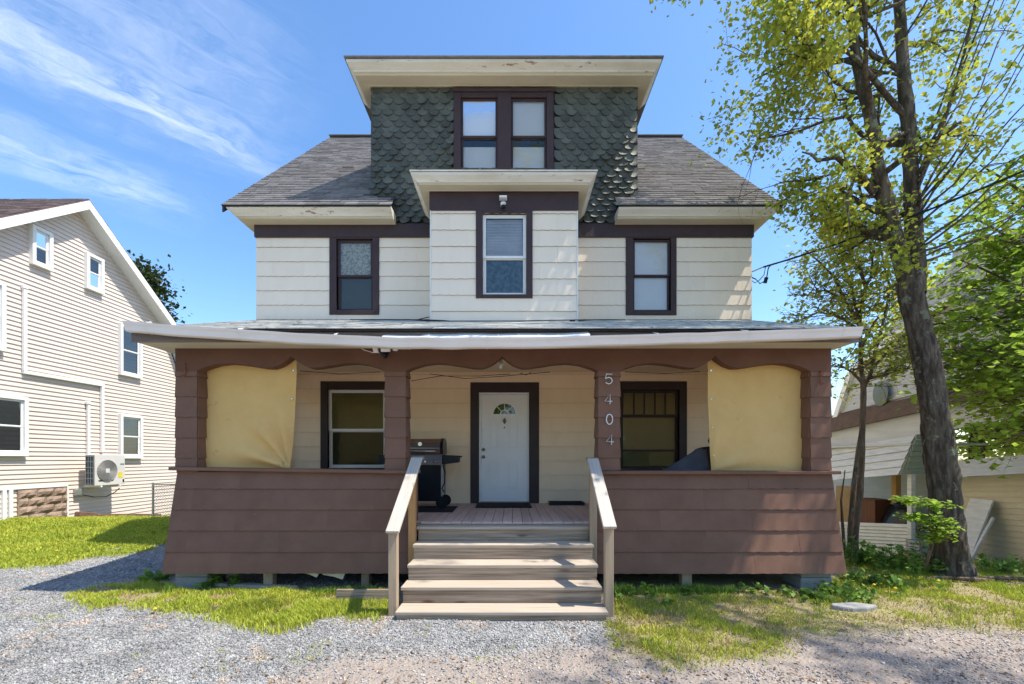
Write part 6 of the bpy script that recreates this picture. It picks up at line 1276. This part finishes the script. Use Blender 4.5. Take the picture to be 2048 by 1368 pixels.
# dead leaves and litter on the drive
DEADL = M('dead leaf', (0.28, 0.17, 0.09), (0.18, 0.11, 0.06), 3, rough=0.9, island=0.4)
y = 3.0 * (6.4 / 3.0) ** r.random(1500); x = r.uniform(-1.2, 1.2, 1500) * y; k = ((vn(x, y, 1.4, 31) > .45) | (x > 1.2)) & ~((x > SX0 - .1) & (x < SX1 + .1) & (y > 4.55)) & ~((y > 5.6) & (x < PX1 + .1)) & (x > -7); x, y = x[k], y[k]
leaves('leaf_litter', np.stack([x, y, gh(x, y) + .016], 1), 0.022, DEADL, None, 15, elong=1.5, flat=3.5, label='dead leaves scattered on the drive and dirt', cat='leaves', kind='stuff')
# ---- crushed stone
def stones(name, n, x0, x1, y0, y1, sel, s0, s1, mat, seed):
    r = np.random.default_rng(seed); u = r.random(n); y = y0 * (y1 / y0) ** u; x = r.uniform(-1.24, 1.24, n) * y; px, py, lw, a, b, d = zones(x + r.normal(0, .12, n), y + r.normal(0, .13, n))
    k = (x > x0) & (x < x1) & sel(px, py, lw, a, b, d, x, y, r) & ~((x > SX0 - .03) & (x < SX1 + .03) & (y > 4.64)) & ~((x > PX0 - .02) & (x < PX1 + .02) & (y > 6.1)); x, y = x[k], y[k]; m = len(x)
    sz = (s0 + (s1 - s0) * r.random(m) ** 2.2) * (0.85 + 0.03 * y); z = gh(x, y) + sz * .22
    o = np.array([[1, 0, 0], [-1, 0, 0], [0, 1, 0], [0, -1, 0], [0, 0, 1], [0, 0, -1]], float); f0 = np.array([[0, 2, 4], [2, 1, 4], [1, 3, 4], [3, 0, 4], [2, 0, 5], [1, 2, 5], [3, 1, 5], [0, 3, 5]])
    loc = o[None] * np.stack([sz, sz * r.uniform(.55, .9, m), sz * r.uniform(.35, .65, m)], 1)[:, None] * r.uniform(.75, 1.25, (m, 6, 3)) + r.normal(0, .16, (m, 6, 3)) * sz[:, None, None]
    q = r.normal(size=(m, 4)); q[:, 1:3] *= .35; q /= np.linalg.norm(q, axis=1, keepdims=True); w, i, j, k_ = q.T
    R = np.stack([np.stack([1 - 2 * (j * j + k_ * k_), 2 * (i * j - k_ * w), 2 * (i * k_ + j * w)], 1), np.stack([2 * (i * j + k_ * w), 1 - 2 * (i * i + k_ * k_), 2 * (j * k_ - i * w)], 1), np.stack([2 * (i * k_ - j * w), 2 * (j * k_ + i * w), 1 - 2 * (i * i + j * j)], 1)], 1)
    v = np.einsum('nij,nkj->nki', R, loc) + np.stack([x, y, z], 1)[:, None]; f = (np.arange(m)[:, None, None] * 6 + f0[None]).reshape(-1, 3); print(name, m)
    return link(name, raw_mesh(name, v.reshape(-1, 3), f, mat))
tag(stones('gravel', 250000, -9, 2.2, 2.9, 9.5, lambda px, py, l_, a, b, d, x, y, r: ~l_ & ~((a | b) & (r.random(len(x)) < .93)) & ~(d & (r.random(len(x)) < .90)), .0055, .019, STONEM, 1), 'crushed grey stone of the drive in front of the house', 'gravel', kind='stuff')
tag(stones('pebbles', 60000, -1.5, 9, 2.9, 7, lambda px, py, l_, a, b, d, x, y, r: d & ~(b & (r.random(len(x)) < .8)) & (r.random(len(x)) < .12 + .9 * sstep((.6 * vn(x, y, 1.3, 23) + .4 * vn(x, y, 4, 24) - .35) / .3)), .004, .018, PEBB, 2), 'small pebbles scattered on the bare dirt', 'pebbles', kind='stuff')
